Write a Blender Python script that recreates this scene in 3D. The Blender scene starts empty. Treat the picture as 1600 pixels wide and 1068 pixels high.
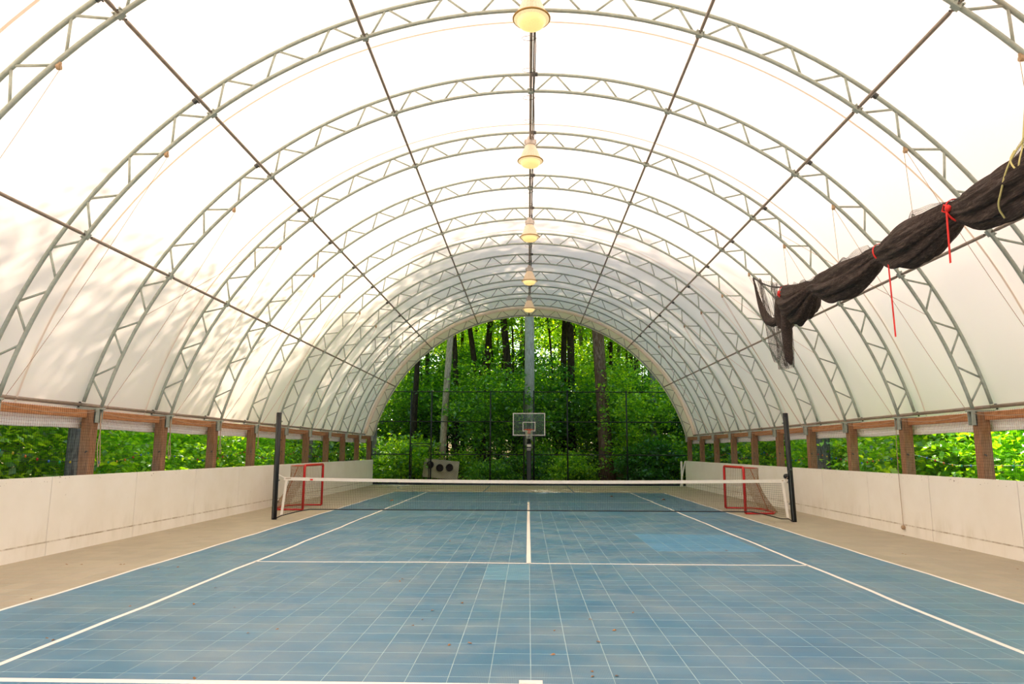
import bpy, math, random
import numpy as np
from mathutils import Vector, Matrix

random.seed(7)
rng = np.random.default_rng(11)
PI = math.pi
col = bpy.context.scene.collection
sc = bpy.context.scene

# ------------------------------------------------------------------ camera
F_PX = 1089.6
CAM = np.array([-.0212, -17.174, 1.6496])
YAW, PITCH, ROLL = [math.radians(a) for a in (1.3275, 8.894, -0.2172)]
R0 = np.array([math.cos(YAW), math.sin(YAW), 0]); F0 = np.array([-math.sin(YAW), math.cos(YAW), 0]); U0 = np.array([0, 0, 1.])
FW = F0*math.cos(PITCH)+U0*math.sin(PITCH); U1 = -F0*math.sin(PITCH)+U0*math.cos(PITCH)
RT = R0*math.cos(ROLL)-U1*math.sin(ROLL); UP = R0*math.sin(ROLL)+U1*math.cos(ROLL)
cd = bpy.data.cameras.new('camera'); cam = bpy.data.objects.new('camera', cd); col.objects.link(cam)
cd.sensor_width = 36; cd.lens = 36*F_PX/1600; cd.clip_start = .05; cd.clip_end = 400
M = Matrix(((RT[0], UP[0], -FW[0], CAM[0]), (RT[1], UP[1], -FW[1], CAM[1]), (RT[2], UP[2], -FW[2], CAM[2]), (0, 0, 0, 1)))
cam.matrix_world = M
sc.camera = cam

# ------------------------------------------------------------------ sky, sun, exposure
SUN = Vector((-.20, .62, .74)).normalized()
w = bpy.data.worlds.new('World'); sc.world = w; w.use_nodes = True
nt = w.node_tree; nt.nodes.clear()
out = nt.nodes.new('ShaderNodeOutputWorld'); bg = nt.nodes.new('ShaderNodeBackground'); sky = nt.nodes.new('ShaderNodeTexSky')
sky.sky_type = 'NISHITA'; sky.sun_disc = False
sky.sun_elevation = math.asin(SUN.z); sky.sun_rotation = math.atan2(SUN.x, SUN.y)
sky.air_density = 1.0; sky.dust_density = 2.0; sky.ozone_density = 0.6
bg.inputs[1].default_value = 0.26
nt.links.new(sky.outputs[0], bg.inputs[0]); nt.links.new(bg.outputs[0], out.inputs[0])
sl = bpy.data.lights.new('sun', 'SUN'); so = bpy.data.objects.new('sun', sl); col.objects.link(so)
sl.energy = 9.5; sl.angle = math.radians(.8); sl.color = (1, .93, .82)
so.rotation_euler = SUN.to_track_quat('Z', 'Y').to_euler(); so.location = (-20, 30, 40)
sc.view_settings.view_transform = 'Standard'; sc.view_settings.look = 'None'
sc.view_settings.gamma = 1; sc.view_settings.use_curve_mapping = False
sc.view_settings.exposure = 0.74
cy = sc.cycles
cy.max_bounces = 10; cy.diffuse_bounces = 6; cy.glossy_bounces = 3; cy.transmission_bounces = 6; cy.transparent_max_bounces = 8
cy.caustics_reflective = False; cy.caustics_refractive = False; cy.sample_clamp_indirect = 6
cy.use_denoising = True
cy.use_adaptive_sampling = True; cy.adaptive_threshold = .02

# ------------------------------------------------------------------ materials
class NT:
    def __init__(s, name):
        s.m = bpy.data.materials.new(name); s.m.use_nodes = True; s.t = s.m.node_tree; s.t.nodes.clear()
        s.out = s.n('OutputMaterial')
    def n(s, kind, **kw):
        nd = s.t.nodes.new('ShaderNode'+kind)
        for k, v in kw.items():
            if isinstance(v, (int, float, str, bool)) and hasattr(nd, k): setattr(nd, k, v)
            else: nd.inputs[k].default_value = v
        return nd
    def l(s, a, b): s.t.links.new(a, b)
    def ramp(s, fac, stops):
        r = s.n('ValToRGB'); e = r.color_ramp.elements
        while len(e) < len(stops): e.new(.5)
        for el, (p, c) in zip(e, stops): el.position = p; el.color = (*c, 1) if len(c) == 3 else c
        s.l(fac, r.inputs[0]); return r.outputs[0]
    def mix(s, fac, a, b, mode='MIX'):
        m = s.n('MixRGB'); m.blend_type = mode
        for i, v in ((0, fac), (1, a), (2, b)):
            if isinstance(v, (int, float)): m.inputs[i].default_value = v
            elif isinstance(v, tuple): m.inputs[i].default_value = (*v, 1)
            else: s.l(v, m.inputs[i])
        return m.outputs[0]
    def math(s, op, a, b=0.0, c=0.0):
        m = s.n('Math'); m.operation = op
        for i, v in enumerate((a, b, c)):
            if isinstance(v, (int, float)): m.inputs[i].default_value = v
            else: s.l(v, m.inputs[i])
        return m.outputs[0]
    def pos(s): return s.n('NewGeometry').outputs['Position']
    def obj(s): return s.n('TexCoord').outputs['Object']
    def mapped(s, vec, scale=(1, 1, 1), loc=(0, 0, 0)):
        m = s.n('Mapping'); m.inputs['Scale'].default_value = scale; m.inputs['Location'].default_value = loc
        s.l(vec, m.inputs[0]); return m.outputs[0]
    def noise(s, vec, scale, detail=4, rough=.55, dist=0.0):
        x = s.n('TexNoise'); x.inputs['Scale'].default_value = scale; x.inputs['Detail'].default_value = detail
        x.inputs['Roughness'].default_value = rough; x.inputs['Distortion'].default_value = dist
        s.l(vec, x.inputs['Vector']); return x.outputs['Fac']
    def bsdf(s, color, rough=.5, metal=0.0, spec=.5, bump=None, bstr=.3, bdist=.01):
        b = s.n('BsdfPrincipled')
        if isinstance(color, tuple): b.inputs['Base Color'].default_value = (*color, 1)
        else: s.l(color, b.inputs['Base Color'])
        if isinstance(rough, (int, float)): b.inputs['Roughness'].default_value = rough
        else: s.l(rough, b.inputs['Roughness'])
        b.inputs['Metallic'].default_value = metal; b.inputs['Specular IOR Level'].default_value = spec
        if bump is not None:
            bp = s.n('Bump'); bp.inputs['Strength'].default_value = bstr; bp.inputs['Distance'].default_value = bdist
            s.l(bump, bp.inputs['Height']); s.l(bp.outputs[0], b.inputs['Normal'])
        s.l(b.outputs[0], s.out.inputs[0]); return b

def srgb(r, g, b):
    f = lambda c: ((c/255+.055)/1.055)**2.4 if c > 10 else c/255/12.92
    return (f(r), f(g), f(b))

def mat_simple(name, c, rough=.5, metal=0, spec=.5, var=.12, scale=8):
    t = NT(name); n = t.noise(t.pos(), scale, 3)
    cc = t.ramp(n, [(.3, tuple(x*(1-var) for x in c)), (.7, tuple(min(1, x*(1+var)) for x in c))])
    t.bsdf(cc, rough, metal, spec); return t.m

def mat_fabric(name, c_dif, c_trn, wd=.5):
    t = NT(name)
    n = t.noise(t.mapped(t.pos(), (.5, .5, .5)), 1.5, 3)
    ca = t.ramp(n, [(.3, tuple(x*.97 for x in c_dif)), (.7, c_dif)])
    d = t.n('BsdfDiffuse'); t.l(ca, d.inputs[0])
    tr = t.n('BsdfTranslucent'); tr.inputs[0].default_value = (*c_trn, 1)
    mx = t.n('AddShader'); t.l(d.outputs[0], mx.inputs[0]); t.l(tr.outputs[0], mx.inputs[1])
    t.l(mx.outputs[0], t.out.inputs[0]); return t.m
M_FABRIC = mat_fabric('roof fabric', (.75, .66, .60), (.375, .308, .262))
M_SEAM = mat_fabric('seam fabric', (.64, .57, .50), (.27, .215, .17))
M_CURTAIN = mat_fabric('curtain fabric', (.84, .80, .79), (.30, .27, .27))

def mat_galv(name, c):
    t = NT(name); p = t.pos()
    n = t.noise(p, 14, 5, .6); n2 = t.noise(p, 1.2, 3)
    a = t.ramp(n, [(.35, tuple(x*.8 for x in c)), (.65, c)])
    rustm = t.ramp(n2, [(.62, (0, 0, 0)), (.75, (.35, .35, .35))])
    a = t.mix(rustm, a, srgb(150, 120, 95))
    t.bsdf(a, .5, .1, .5); return t.m
M_TRUSS = mat_galv('galvanised truss steel', srgb(176, 184, 172))
M_PIPE = mat_galv('weathered purlin pipe', srgb(158, 142, 126))
M_DARKSTEEL = mat_simple('dark bracket steel', srgb(78, 80, 78), .5, .4)
M_BLACK = mat_simple('black painted steel', srgb(28, 30, 32), .4, 0, .4, .2)
M_CABLE = mat_simple('black cable', srgb(50, 46, 44), .6)
M_ROPE = mat_simple('tan rope', srgb(175, 150, 125), .9)
M_YROPE = mat_simple('pale yellow rope', srgb(205, 195, 130), .9)
M_RED = mat_simple('red painted steel', srgb(196, 26, 24), .35, 0, .5, .1, 20)
M_STRAP = mat_simple('red webbing strap', srgb(225, 40, 32), .7)
M_GOALNET = mat_simple('tan net cord', srgb(190, 165, 135), .9)
M_GOALNETD = mat_simple('brown net cord', srgb(164, 132, 96), .9)
M_NETCORD = mat_simple('dark net cord', srgb(45, 44, 44), .8)
M_TAPE = mat_simple('white net tape', srgb(236, 226, 212), .7, var=.05)
M_WHITE = mat_simple('white paint', srgb(232, 228, 220), .5, var=.04)
M_LINE = mat_simple('court line paint', srgb(240, 232, 222), .5, 0, .3, .06, 30)
M_BLINE = mat_simple('blue line paint', srgb(70, 105, 125), .5, 0, .3, .1, 20)
M_ORANGE = mat_simple('orange rim paint', srgb(235, 82, 30), .4)
M_WOODBALL = mat_simple('wooden ball', srgb(175, 145, 110), .6)
M_MESHBLK = mat_simple('window netting cord', srgb(50, 42, 36), .9)
M_CHAIN = mat_simple('black chain link wire', srgb(34, 38, 34), .5)

def mat_wood():
    t = NT('weathered cedar timber'); p = t.pos()
    g = t.noise(t.mapped(p, (14, 14, 1.6)), 3, 6, .65, .6)
    c = t.ramp(g, [(.25, srgb(120, 86, 62)), (.5, srgb(166, 122, 90)), (.75, srgb(194, 150, 114))])
    s = t.noise(t.mapped(p, (3, 3, .8)), 2, 3)
    c = t.mix(t.ramp(s, [(.45, (0, 0, 0)), (.7, (.6, .6, .6))]), c, srgb(140, 118, 96))
    t.bsdf(c, .8, 0, .2, g, .5, .006); return t.m
M_WOOD = mat_wood()
def mat_beam():
    t = NT('orange brown header timber'); p = t.pos()
    g = t.noise(t.mapped(p, (8, 1.4, 16)), 3, 6, .65, .5)
    c = t.ramp(g, [(.25, srgb(146, 94, 60)), (.5, srgb(186, 130, 88)), (.75, srgb(206, 152, 108))])
    t.bsdf(c, .8, 0, .2, g, .4, .004); return t.m
M_BEAM = mat_beam()

def mat_board():
    t = NT('white dasher board'); p = t.pos()
    sep = t.n('SeparateXYZ'); t.l(p, sep.inputs[0]); z = sep.outputs[2]
    big = t.noise(p, .9, 4, .6)
    c = t.ramp(big, [(.3, srgb(240, 232, 218)), (.7, srgb(249, 243, 233))])
    # mould stains rising in streaks from the kick strip joint and speckle under the cap
    st = t.noise(t.mapped(p, (1, 2.0, .5)), 1.8, 5, .7)
    low = t.math('SUBTRACT', 1.0, t.math('MULTIPLY', t.math('ABSOLUTE', t.math('SUBTRACT', z, .22)), 3.2)); low = t.math('MAXIMUM', low, 0)
    f = t.math('MULTIPLY', t.ramp(st, [(.48, (0, 0, 0)), (.75, (1, 1, 1))]), low)
    c = t.mix(t.math('MULTIPLY', f, .3), c, srgb(168, 158, 112))
    joint = t.math('SUBTRACT', 1.0, t.math('MULTIPLY', t.math('ABSOLUTE', t.math('SUBTRACT', z, .21)), 60)); joint = t.math('MAXIMUM', joint, 0)
    jn = t.noise(p, 7, 4, .7)
    jf = t.math('MULTIPLY', t.ramp(jn, [(.35, (.15, .15, .15)), (.6, (1, 1, 1))]), joint)
    c = t.mix(jf, c, srgb(150, 122, 78))
    sp = t.noise(p, 26, 3, .6); top = t.math('GREATER_THAN', z, 1.12)
    sf = t.math('MULTIPLY', t.ramp(sp, [(.66, (0, 0, 0)), (.72, (1, 1, 1))]), top)
    c = t.mix(sf, c, srgb(120, 85, 60))
    sp2 = t.noise(p, 11, 3, .6)
    c = t.mix(t.ramp(sp2, [(.74, (0, 0, 0)), (.78, (.7, .7, .7))]), c, srgb(150, 120, 95))
    t.bsdf(c, .45, 0, .4); return t.m
M_BOARD = mat_board()

def mat_tile(name, lo, hi, dust, dustamt, hole, rough=.38):
    t = NT(name); p = t.pos()
    n1 = t.noise(t.mapped(p, (.55, .35, 1)), 1.0, 5, .6)
    n2 = t.noise(t.mapped(p, (.8, 1.0, 1)), 1.3, 6, .72)
    c = t.ramp(n1, [(.3, lo), (.7, hi)])
    d = t.ramp(n2, [(.40, (0, 0, 0)), (.70, (dustamt,)*3)])
    c = t.mix(d, c, dust)
    # open lattice of each tile: 24 x 24 cells
    fr = []
    sep = t.n('SeparateXYZ'); t.l(p, sep.inputs[0])
    for ax in (0, 1):
        q = t.math('MULTIPLY', sep.outputs[ax], 1/.0127); q = t.math('FRACT', q)
        q = t.math('ABSOLUTE', t.math('SUBTRACT', q, .5)); fr.append(t.math('LESS_THAN', q, .30))
    h = t.math('MULTIPLY', fr[0], fr[1])
    c = t.mix(t.math('MULTIPLY', h, .62), c, hole)
    br = t.n('TexBrick')  # tile to tile colour steps
    n3 = t.n('TexWhiteNoise'); sn = t.n('Vectormath') if False else None
    cell = t.n('VectorMath'); cell.operation = 'SNAP'; t.l(p, cell.inputs[0]); cell.inputs[1].default_value = (.3048, .3048, 10)
    wn = t.n('TexWhiteNoise'); t.l(cell.outputs[0], wn.inputs['Vector'])
    v = t.math('ADD', .94, t.math('MULTIPLY', wn.outputs['Value'], .12))
    c = t.mix(1.0, c, v, 'MULTIPLY')
    sp = t.noise(p, 40, 2, .5)
    c = t.mix(t.ramp(sp, [(.77, (0, 0, 0)), (.80, (.6, .6, .6))]), c, srgb(170, 130, 100))
    t.t.nodes.remove(br); t.t.nodes.remove(n3)
    t.bsdf(c, t.ramp(n2, [(.3, (rough,)*3), (.8, (rough+.2,)*3)]), 0, .5); return t.m
M_BLUE = mat_tile('blue court tile', srgb(58, 116, 150), srgb(78, 132, 158), srgb(152, 162, 156), .6, srgb(32, 80, 114), .33)
M_BLUE2 = mat_tile('fresher blue tile', srgb(64, 136, 176), srgb(80, 146, 182), srgb(128, 160, 172), .35, srgb(44, 96, 130))
M_PALEB = mat_tile('faded blue tile', srgb(88, 144, 168), srgb(98, 150, 172), srgb(130, 160, 168), .4, srgb(60, 108, 136))
M_TAN = mat_tile('tan court tile', srgb(168, 156, 132), srgb(184, 172, 148), srgb(196, 186, 162), .5, srgb(128, 118, 98), .5)
M_JOINT = mat_simple('dusty tile joint', srgb(168, 194, 196), .9, var=.15, scale=2)
M_SOIL = None

def mat_bark(name, dark, light, patch=None, sc_=1.0):
    t = NT(name); p = t.obj()
    n = t.noise(t.mapped(p, (9*sc_, 9*sc_, 1.6*sc_)), 2.2, 6, .7, .4)
    c = t.ramp(n, [(.38, dark), (.6, light)])
    if patch:
        q = t.noise(t.mapped(p, (2, 2, .7)), 1.6, 3)
        c = t.mix(t.ramp(q, [(.45, (0, 0, 0)), (.6, (.8, .8, .8))]), c, patch)
    t.bsdf(c, .9, 0, .1, n, .8, .03); return t.m
M_BARKPALE = mat_bark('pale lichen bark', srgb(140, 136, 122), srgb(190, 188, 172), srgb(168, 170, 152))
M_BARKTAN = mat_bark('light tan bark', srgb(140, 124, 100), srgb(200, 180, 150))
M_BARKBROWN = mat_bark('flaky brown bark', srgb(62, 42, 28), srgb(142, 118, 96), srgb(104, 78, 56))
M_BARKDARK = mat_bark('dark bark', srgb(34, 28, 20), srgb(74, 62, 46))
M_BARKGREY = mat_bark('grey bark', srgb(98, 92, 82), srgb(150, 144, 130))

def mat_leaf(name, stops, trn, gloss=.08):
    t = NT(name); g = t.n('NewGeometry')
    c = t.ramp(g.outputs['Random Per Island'], stops)
    d = t.n('BsdfDiffuse'); t.l(c, d.inputs[0])
    tr = t.n('BsdfTranslucent'); t.l(t.mix(1.0, c, trn, 'MULTIPLY'), tr.inputs[0])
    a = t.n('AddShader'); t.l(d.outputs[0], a.inputs[0]); t.l(tr.outputs[0], a.inputs[1])
    gl = t.n('BsdfGlossy'); gl.inputs['Roughness'].default_value = .35
    mx = t.n('MixShader'); mx.inputs[0].default_value = gloss
    t.l(a.outputs[0], mx.inputs[1]); t.l(gl.outputs[0], mx.inputs[2]); t.l(mx.outputs[0], t.out.inputs[0]); return t.m
M_LEAF = mat_leaf('green leaves', [(0, (.018, .065, .006)), (.5, (.034, .11, .007)), (.85, (.075, .19, .011)), (1, (.20, .34, .03))], (3.5, 2.6, .4))
M_LEAFY = mat_leaf('yellow green leaves', [(0, (.03, .095, .006)), (.5, (.07, .17, .008)), (1, (.21, .33, .02))], (3.5, 2.6, .4))
M_LEAFB = mat_leaf('bright maple leaves', [(0, (.06, .17, .008)), (.5, (.11, .27, .01)), (1, (.20, .36, .02))], (2.8, 2.1, .4))
M_LEAFD = mat_leaf('dark green leaves', [(0, (.014, .06, .008)), (.6, (.022, .09, .01)), (1, (.045, .13, .014))], (2.4, 2.2, .7))
M_DRY = mat_simple('dry leaf', srgb(146, 104, 62), .8, var=.3, scale=3)

def mat_ground():
    t = NT('leaf littered soil'); p = t.pos()
    n = t.noise(p, 5, 6, .75); m = t.noise(p, .35, 3)
    c = t.ramp(n, [(.3, srgb(74, 56, 36)), (.5, srgb(122, 92, 60)), (.7, srgb(176, 140, 100))])
    c = t.mix(t.ramp(m, [(.45, (0, 0, 0)), (.6, (.7, .7, .7))]), c, srgb(62, 96, 30))
    t.bsdf(c, .95, 0, .1, n, .8, .05); return t.m
M_SOIL = mat_ground()

# ------------------------------------------------------------------ mesh helpers
class MB:
    def __init__(s): s.v = []; s.f = []
    def add(s, vs, fs):
        o = len(s.v); s.v += [tuple(v) for v in vs]; s.f += [tuple(i+o for i in f) for f in fs]; return s
    def box(s, x0, x1, y0, y1, z0, z1):
        vs = [(x, y, z) for z in (z0, z1) for y in (y0, y1) for x in (x0, x1)]
        return s.add(vs, [(0, 2, 3, 1), (4, 5, 7, 6), (0, 1, 5, 4), (2, 6, 7, 3), (0, 4, 6, 2), (1, 3, 7, 5)])
    def cbox(s, x0, x1, y0, y1, z0, z1, b=.006):      # box with chamfered vertical and top edges (convex, cheap)
        rings = [(z0, 0), (z1-b, 0), (z1, b)]
        vs = []
        for z, i in rings:
            a, c, e, g = x0+i, x1-i, y0+i, y1-i; k = b
            vs += [(a+k, e, z), (c-k, e, z), (c, e+k, z), (c, g-k, z), (c-k, g, z), (a+k, g, z), (a, g-k, z), (a, e+k, z)]
        fs = [tuple(range(7, -1, -1)), tuple(range(16, 24))]
        for r in range(2):
            for i in range(8): j = (i+1) % 8; fs.append((r*8+i, r*8+j, r*8+8+j, r*8+8+i))
        return s.add(vs, fs)
    def tube(s, pts, r, n=8, cap=True, flat=1.0):
        pts = [Vector(p) for p in pts]; m = len(pts)
        rs = r if isinstance(r, (list, tuple)) else [r]*m
        t0 = (pts[1]-pts[0]).normalized(); ref = Vector((0, 0, 1)) if abs(t0.z) < .9 else Vector((1, 0, 0))
        nrm = t0.cross(ref).normalized(); vs = []
        for i in range(m):
            t = (pts[min(i+1, m-1)]-pts[max(i-1, 0)]).normalized()
            nrm = (nrm-t*nrm.dot(t)).normalized(); b = t.cross(nrm)
            for k in range(n):
                a = 2*PI*k/n; vs.append(pts[i]+nrm*math.cos(a)*rs[i]+b*math.sin(a)*rs[i]*flat)
        fs = []
        for i in range(m-1):
            for k in range(n):
                j = (k+1) % n; fs.append((i*n+k, i*n+j, (i+1)*n+j, (i+1)*n+k))
        if cap: fs += [tuple(range(n-1, -1, -1)), tuple(range((m-1)*n, m*n))]
        return s.add(vs, fs)
    def lathe(s, prof, n=24, c=(0, 0, 0), cap=False, wav=None):
        vs = []
        for (r, z) in prof:
            for k in range(n):
                a = 2*PI*k/n; q = r*(1+(wav*(k % 2) if wav else 0)); vs.append((c[0]+q*math.cos(a), c[1]+q*math.sin(a), c[2]+z))
        fs = []
        for i in range(len(prof)-1):
            for k in range(n):
                j = (k+1) % n; fs.append((i*n+k, i*n+j, (i+1)*n+j, (i+1)*n+k))
        if cap: fs += [tuple(range(n-1, -1, -1)), tuple(range((len(prof)-1)*n, len(prof)*n))]
        return s.add(vs, fs)
    def mesh(s, name, mat, smooth=False):
        me = bpy.data.meshes.new(name); me.from_pydata(s.v, [], s.f); me.materials.append(mat)
        if smooth: me.polygons.foreach_set('use_smooth', [True]*len(me.polygons))
        me.update(); return me

def link(name, me, parent=None, loc=None, rot=None):
    o = bpy.data.objects.new(name, me); col.objects.link(o)
    if parent is not None: o.parent = parent
    if loc is not None: o.location = loc
    if rot is not None: o.rotation_euler = rot
    return o
def put(name, mb, mat, parent=None, smooth=False, loc=None, rot=None):
    return link(name, mb.mesh(name, mat, smooth), parent, loc, rot)
def tag(o, label=None, cat=None, group=None, kind=None):
    if label: o['label'] = label
    if cat: o['category'] = cat
    if group: o['group'] = group
    if kind: o['kind'] = kind
    return o
def thing(name, label, cat, loc=(0, 0, 0), rz=0, group=None):
    o = link(name, None, None, loc, (0, 0, rz)); return tag(o, label, cat, group)

def strands(segs, r, parentless_name, mat, smooth=False):
    """many straight segments (n,2,3) as thin three-sided prisms in one mesh"""
    S = np.asarray(segs, float); a, b = S[:, 0], S[:, 1]; t = b-a; L = np.linalg.norm(t, axis=1, keepdims=True); L[L == 0] = 1e-9; t = t/L
    ref = np.where(np.abs(t[:, 2:3]) < .9, np.array([[0, 0, 1.]]), np.array([[1., 0, 0]]))
    n = np.cross(t, ref); n /= np.linalg.norm(n, axis=1, keepdims=True); m = np.cross(t, n)
    V = []
    for e in (a, b):
        for k in range(3):
            q = 2*PI*k/3; V.append(e+r*(n*math.cos(q)+m*math.sin(q)))
    V = np.stack(V, 1).reshape(-1, 3)
    base = np.arange(len(S))[:, None]*6
    quads = np.array([[0, 1, 4, 3], [1, 2, 5, 4], [2, 0, 3, 5]])
    Fq = (base[:, None, :]+quads[None]).reshape(-1, 4)
    me = bpy.data.meshes.new(parentless_name)
    me.vertices.add(len(V)); me.vertices.foreach_set('co', V.ravel())
    me.loops.add(Fq.size); me.loops.foreach_set('vertex_index', Fq.ravel().astype(np.int32))
    me.polygons.add(len(Fq)); me.polygons.foreach_set('loop_start', np.arange(0, Fq.size, 4, dtype=np.int32)); me.polygons.foreach_set('loop_total', np.full(len(Fq), 4, np.int32))
    me.materials.append(mat); me.update(calc_edges=True); return me
def grid_segs(P):
    """P (a,b,3) -> segments along both directions"""
    s = []
    A, B = P.shape[:2]
    s.append(np.stack([P[:-1].reshape(-1, 3), P[1:].reshape(-1, 3)], 1))
    s.append(np.stack([P[:, :-1].reshape(-1, 3), P[:, 1:].reshape(-1, 3)], 1))
    return np.concatenate(s)
def project(p):
    v = np.asarray(p)-CAM; wz = v@FW
    return 800+F_PX*(v@RT)/wz, 534-F_PX*(v@UP)/wz, wz

ORD = ['first', 'second', 'third', 'fourth', 'fifth', 'sixth', 'seventh', 'eighth', 'ninth', 'tenth', 'eleventh', 'twelfth', 'thirteenth', 'fourteenth', 'fifteenth', 'sixteenth']

# ------------------------------------------------------------------ layout constants
FT = .3048
TY = {k: -9.795+2.442*k for k in range(-2, 12)}
CX, CZ = .03, .484
RI, RO, RF = 7.87, 8.21, 8.275
A1 = math.radians(18.97/3)                # one web panel
AF = 12*A1                                # angle of the feet
YB, YE = -20.0, 17.22

# ------------------------------------------------------------------ ground and floor
g = MB(); n_ = 40
xs = [-110+220*i/n_ for i in range(n_+1)]; ys = [-60+200*i/n_ for i in range(n_+1)]
def gz(x, y):
    d = max(abs(x)-9, y-18.5, 0)
    return -.06+min(.25, d*.02)*math.sin(x*.35+y*.21)+ (max(0, d-6)*.03)
g.add([(x, y, gz(x, y)) for y in ys for x in xs], [(j*(n_+1)+i, j*(n_+1)+i+1, (j+1)*(n_+1)+i+1, (j+1)*(n_+1)+i) for j in range(n_) for i in range(n_)])
tag(put('ground', g, M_SOIL, smooth=True), 'leaf littered woodland soil outside the shelter', kind='structure')

floor = put('floor', MB().box(-7.72, 7.72, YB, 17.75, -.09, -.0009), M_JOINT)
tag(floor, 'blue and tan sports tile floor', kind='structure')
TW = .1504; TY2 = .1488
def tile_mb(x=0., y=0., mb=None):
    mb = mb or MB()
    i = .001
    vs = [(x+a*(TW-e), y+b*(TY2-e), z) for z, e in ((-.004, 0), (0, i)) for a, b in ((-1, -1), (1, -1), (1, 1), (-1, 1))]
    return mb.add(vs, [(4, 5, 6, 7), (0, 1, 5, 4), (1, 2, 6, 5), (2, 3, 7, 6), (3, 0, 4, 7)])
cells = []
Y0 = -6.52
jmin, jmax = int((YB-Y0)/FT)+1, int((17.7-Y0)/FT)
for i in range(-25, 25):
    for j in range(jmin, jmax):
        x, y = (i+.5)*FT, Y0+(j+.5)*FT
        blue = abs(x) < 5.49 and -13.3 < y < 11.77
        kind = 'b' if blue else 't'
        if blue and -.61 < x < 0 and -7.74 < y < -6.52: kind = 'p'
        if blue and 2.13 < x < 3.96 and -5.0 < y < -2.56: kind = 'f'
        if blue and 0 < x < .61 and -8.4 < y < -7.7: kind = 'b'
        px, py, wz = project((x, y, 0)); vis = wz > .5 and -20 < px < 1620 and py < 1075
        cells.append((x, y, kind, (1/wz**3 if wz > 0 else 0) if vis else 0))
order = sorted(range(len(cells)), key=lambda q: -cells[q][3])
single = set(order[:300])
TM = {'b': M_BLUE, 't': M_TAN, 'p': M_PALEB, 'f': M_BLUE2}
tme = {k: tile_mb().mesh('tile', m) for k, m in TM.items()}
rest = {k: MB() for k in TM}
for q, (x, y, k, _) in enumerate(cells):
    if q in single: link('tile', tme[k], floor, (x, y, 0))
    else: tile_mb(x, y, rest[k])
for k, mb in rest.items():
    if mb.v: tag(put('tiles', mb, TM[k], floor), {'b': 'blue sports tiles', 't': 'tan sports tiles', 'p': 'paler blue tiles', 'f': 'brighter blue tiles'}[k], kind='stuff')

def strip(name, pts, wdt, mat, z=.0015, label=None):
    vs = []; n = len(pts)
    for i, (x, y) in enumerate(pts):
        x0, y0 = pts[max(i-1, 0)]; x1, y1 = pts[min(i+1, n-1)]
        dx, dy = x1-x0, y1-y0; L = math.hypot(dx, dy); nx, ny = -dy/L*wdt/2, dx/L*wdt/2
        vs += [(x+nx, y+ny, 0), (x-nx, y-ny, 0), (x+nx, y+ny, z), (x-nx, y-ny, z)]
    fs = []
    for i in range(n-1):
        a, b = 4*i, 4*i+4; fs += [(a+2, a+3, b+3, b+2), (a, a+2, b+2, b), (a+1, b+1, b+3, a+3)]
    fs += [(0, 1, 3, 2), (4*n-4, 4*n-2, 4*n-1, 4*n-3)]
    o = put(name, MB().add(vs, fs), mat, floor)
    if label: o['label'] = label
SX, DX, SV, BL = 13.5*FT, 18*FT, 21*FT, 39*FT
wob = lambda a: .012*math.sin(a*1.7)+.006*math.sin(a*4.1)
for s in (-1, 1):
    strip('court_line', [(s*SX+wob(y+s), y) for y in np.linspace(-BL, 11.68, 40)], .055, M_LINE)
    strip('court_line', [(s*DX+wob(y*1.3-s), y) for y in np.linspace(-BL, 11.68, 40)], .05, M_LINE)
strip('court_line', [(x, -SV+.05*math.exp(-((x+1.35)/.9)**2)+.008*math.sin(x*2)) for x in np.linspace(-SX, SX, 60)], .05, M_LINE)
strip('court_line', [(x, SV+.008*math.sin(x*2)) for x in np.linspace(-SX, -.5, 20)], .03, M_LINE)
strip('court_line', [(x, SV+.008*math.sin(x*2)) for x in np.linspace(.3, SX, 20)], .03, M_LINE)
strip('court_line', [(-.01, -SV), (-.01, 0), (0, SV)], .066, M_LINE)
strip('court_line', [(x, -BL) for x in np.linspace(-DX, DX, 8)], .08, M_LINE)
strip('court_line', [(.0, -BL), (.0, -BL+.12)], .17, M_LINE)
for s in (-1, 1): strip('lane_line', [(s*1.85, 11.8), (s*1.85, 17.3)], .05, M_BLINE, label='blue painted lane line')
for s in (-1, 1):
    strip('lane_line', [(6.02*math.sin(a)*s, 16.0-6.02*math.cos(a)) for a in np.linspace(math.radians(46), math.radians(100), 20)], .05, M_BLINE, label='blue painted curve')

# ------------------------------------------------------------------ roof fabric (ceiling)
def arc(r, y, a0=-AF, a1=AF, n=72):
    return [(CX+r*math.sin(a0+(a1-a0)*i/n), y, CZ+r*math.cos(a0+(a1-a0)*i/n)) for i in range(n+1)]
AFF = AF+math.radians(.9)
rings = []
ylist = [YB]
for k in range(-4, 11):
    y0 = -9.795+2.442*k
    for q in (0, .25, .5, .75): ylist.append(y0+2.442*q)
ylist = sorted(set([y for y in ylist if YB <= y < 17.0]))+[17.05, 17.13, YE]
cm = MB(); NA = 72; vs = []
for y in ylist:
    ph = ((y+9.795)/2.442) % 1.0
    sag = .035*math.sin(PI*ph)
    if y > 17.1: sag = 0
    vs += arc(RF-sag, y, -AFF, AFF, NA)
fs = [(j*(NA+1)+i, j*(NA+1)+i+1, (j+1)*(NA+1)+i+1, (j+1)*(NA+1)+i) for j in range(len(ylist)-1) for i in range(NA)]
cm.add(vs, fs)
ceiling = put('ceiling', cm, M_FABRIC, smooth=True)
tag(ceiling, 'white translucent fabric vault roof', kind='structure')
be = MB(); vs = arc(RF, YE, -AFF, AFF, NA)+arc(RF-.02, YE+.04, -AFF, AFF, NA)+arc(RI-.02, YE+.03, -AF, AF, NA)+arc(RI-.04, YE-.03, -AF, AF, NA)
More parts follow.
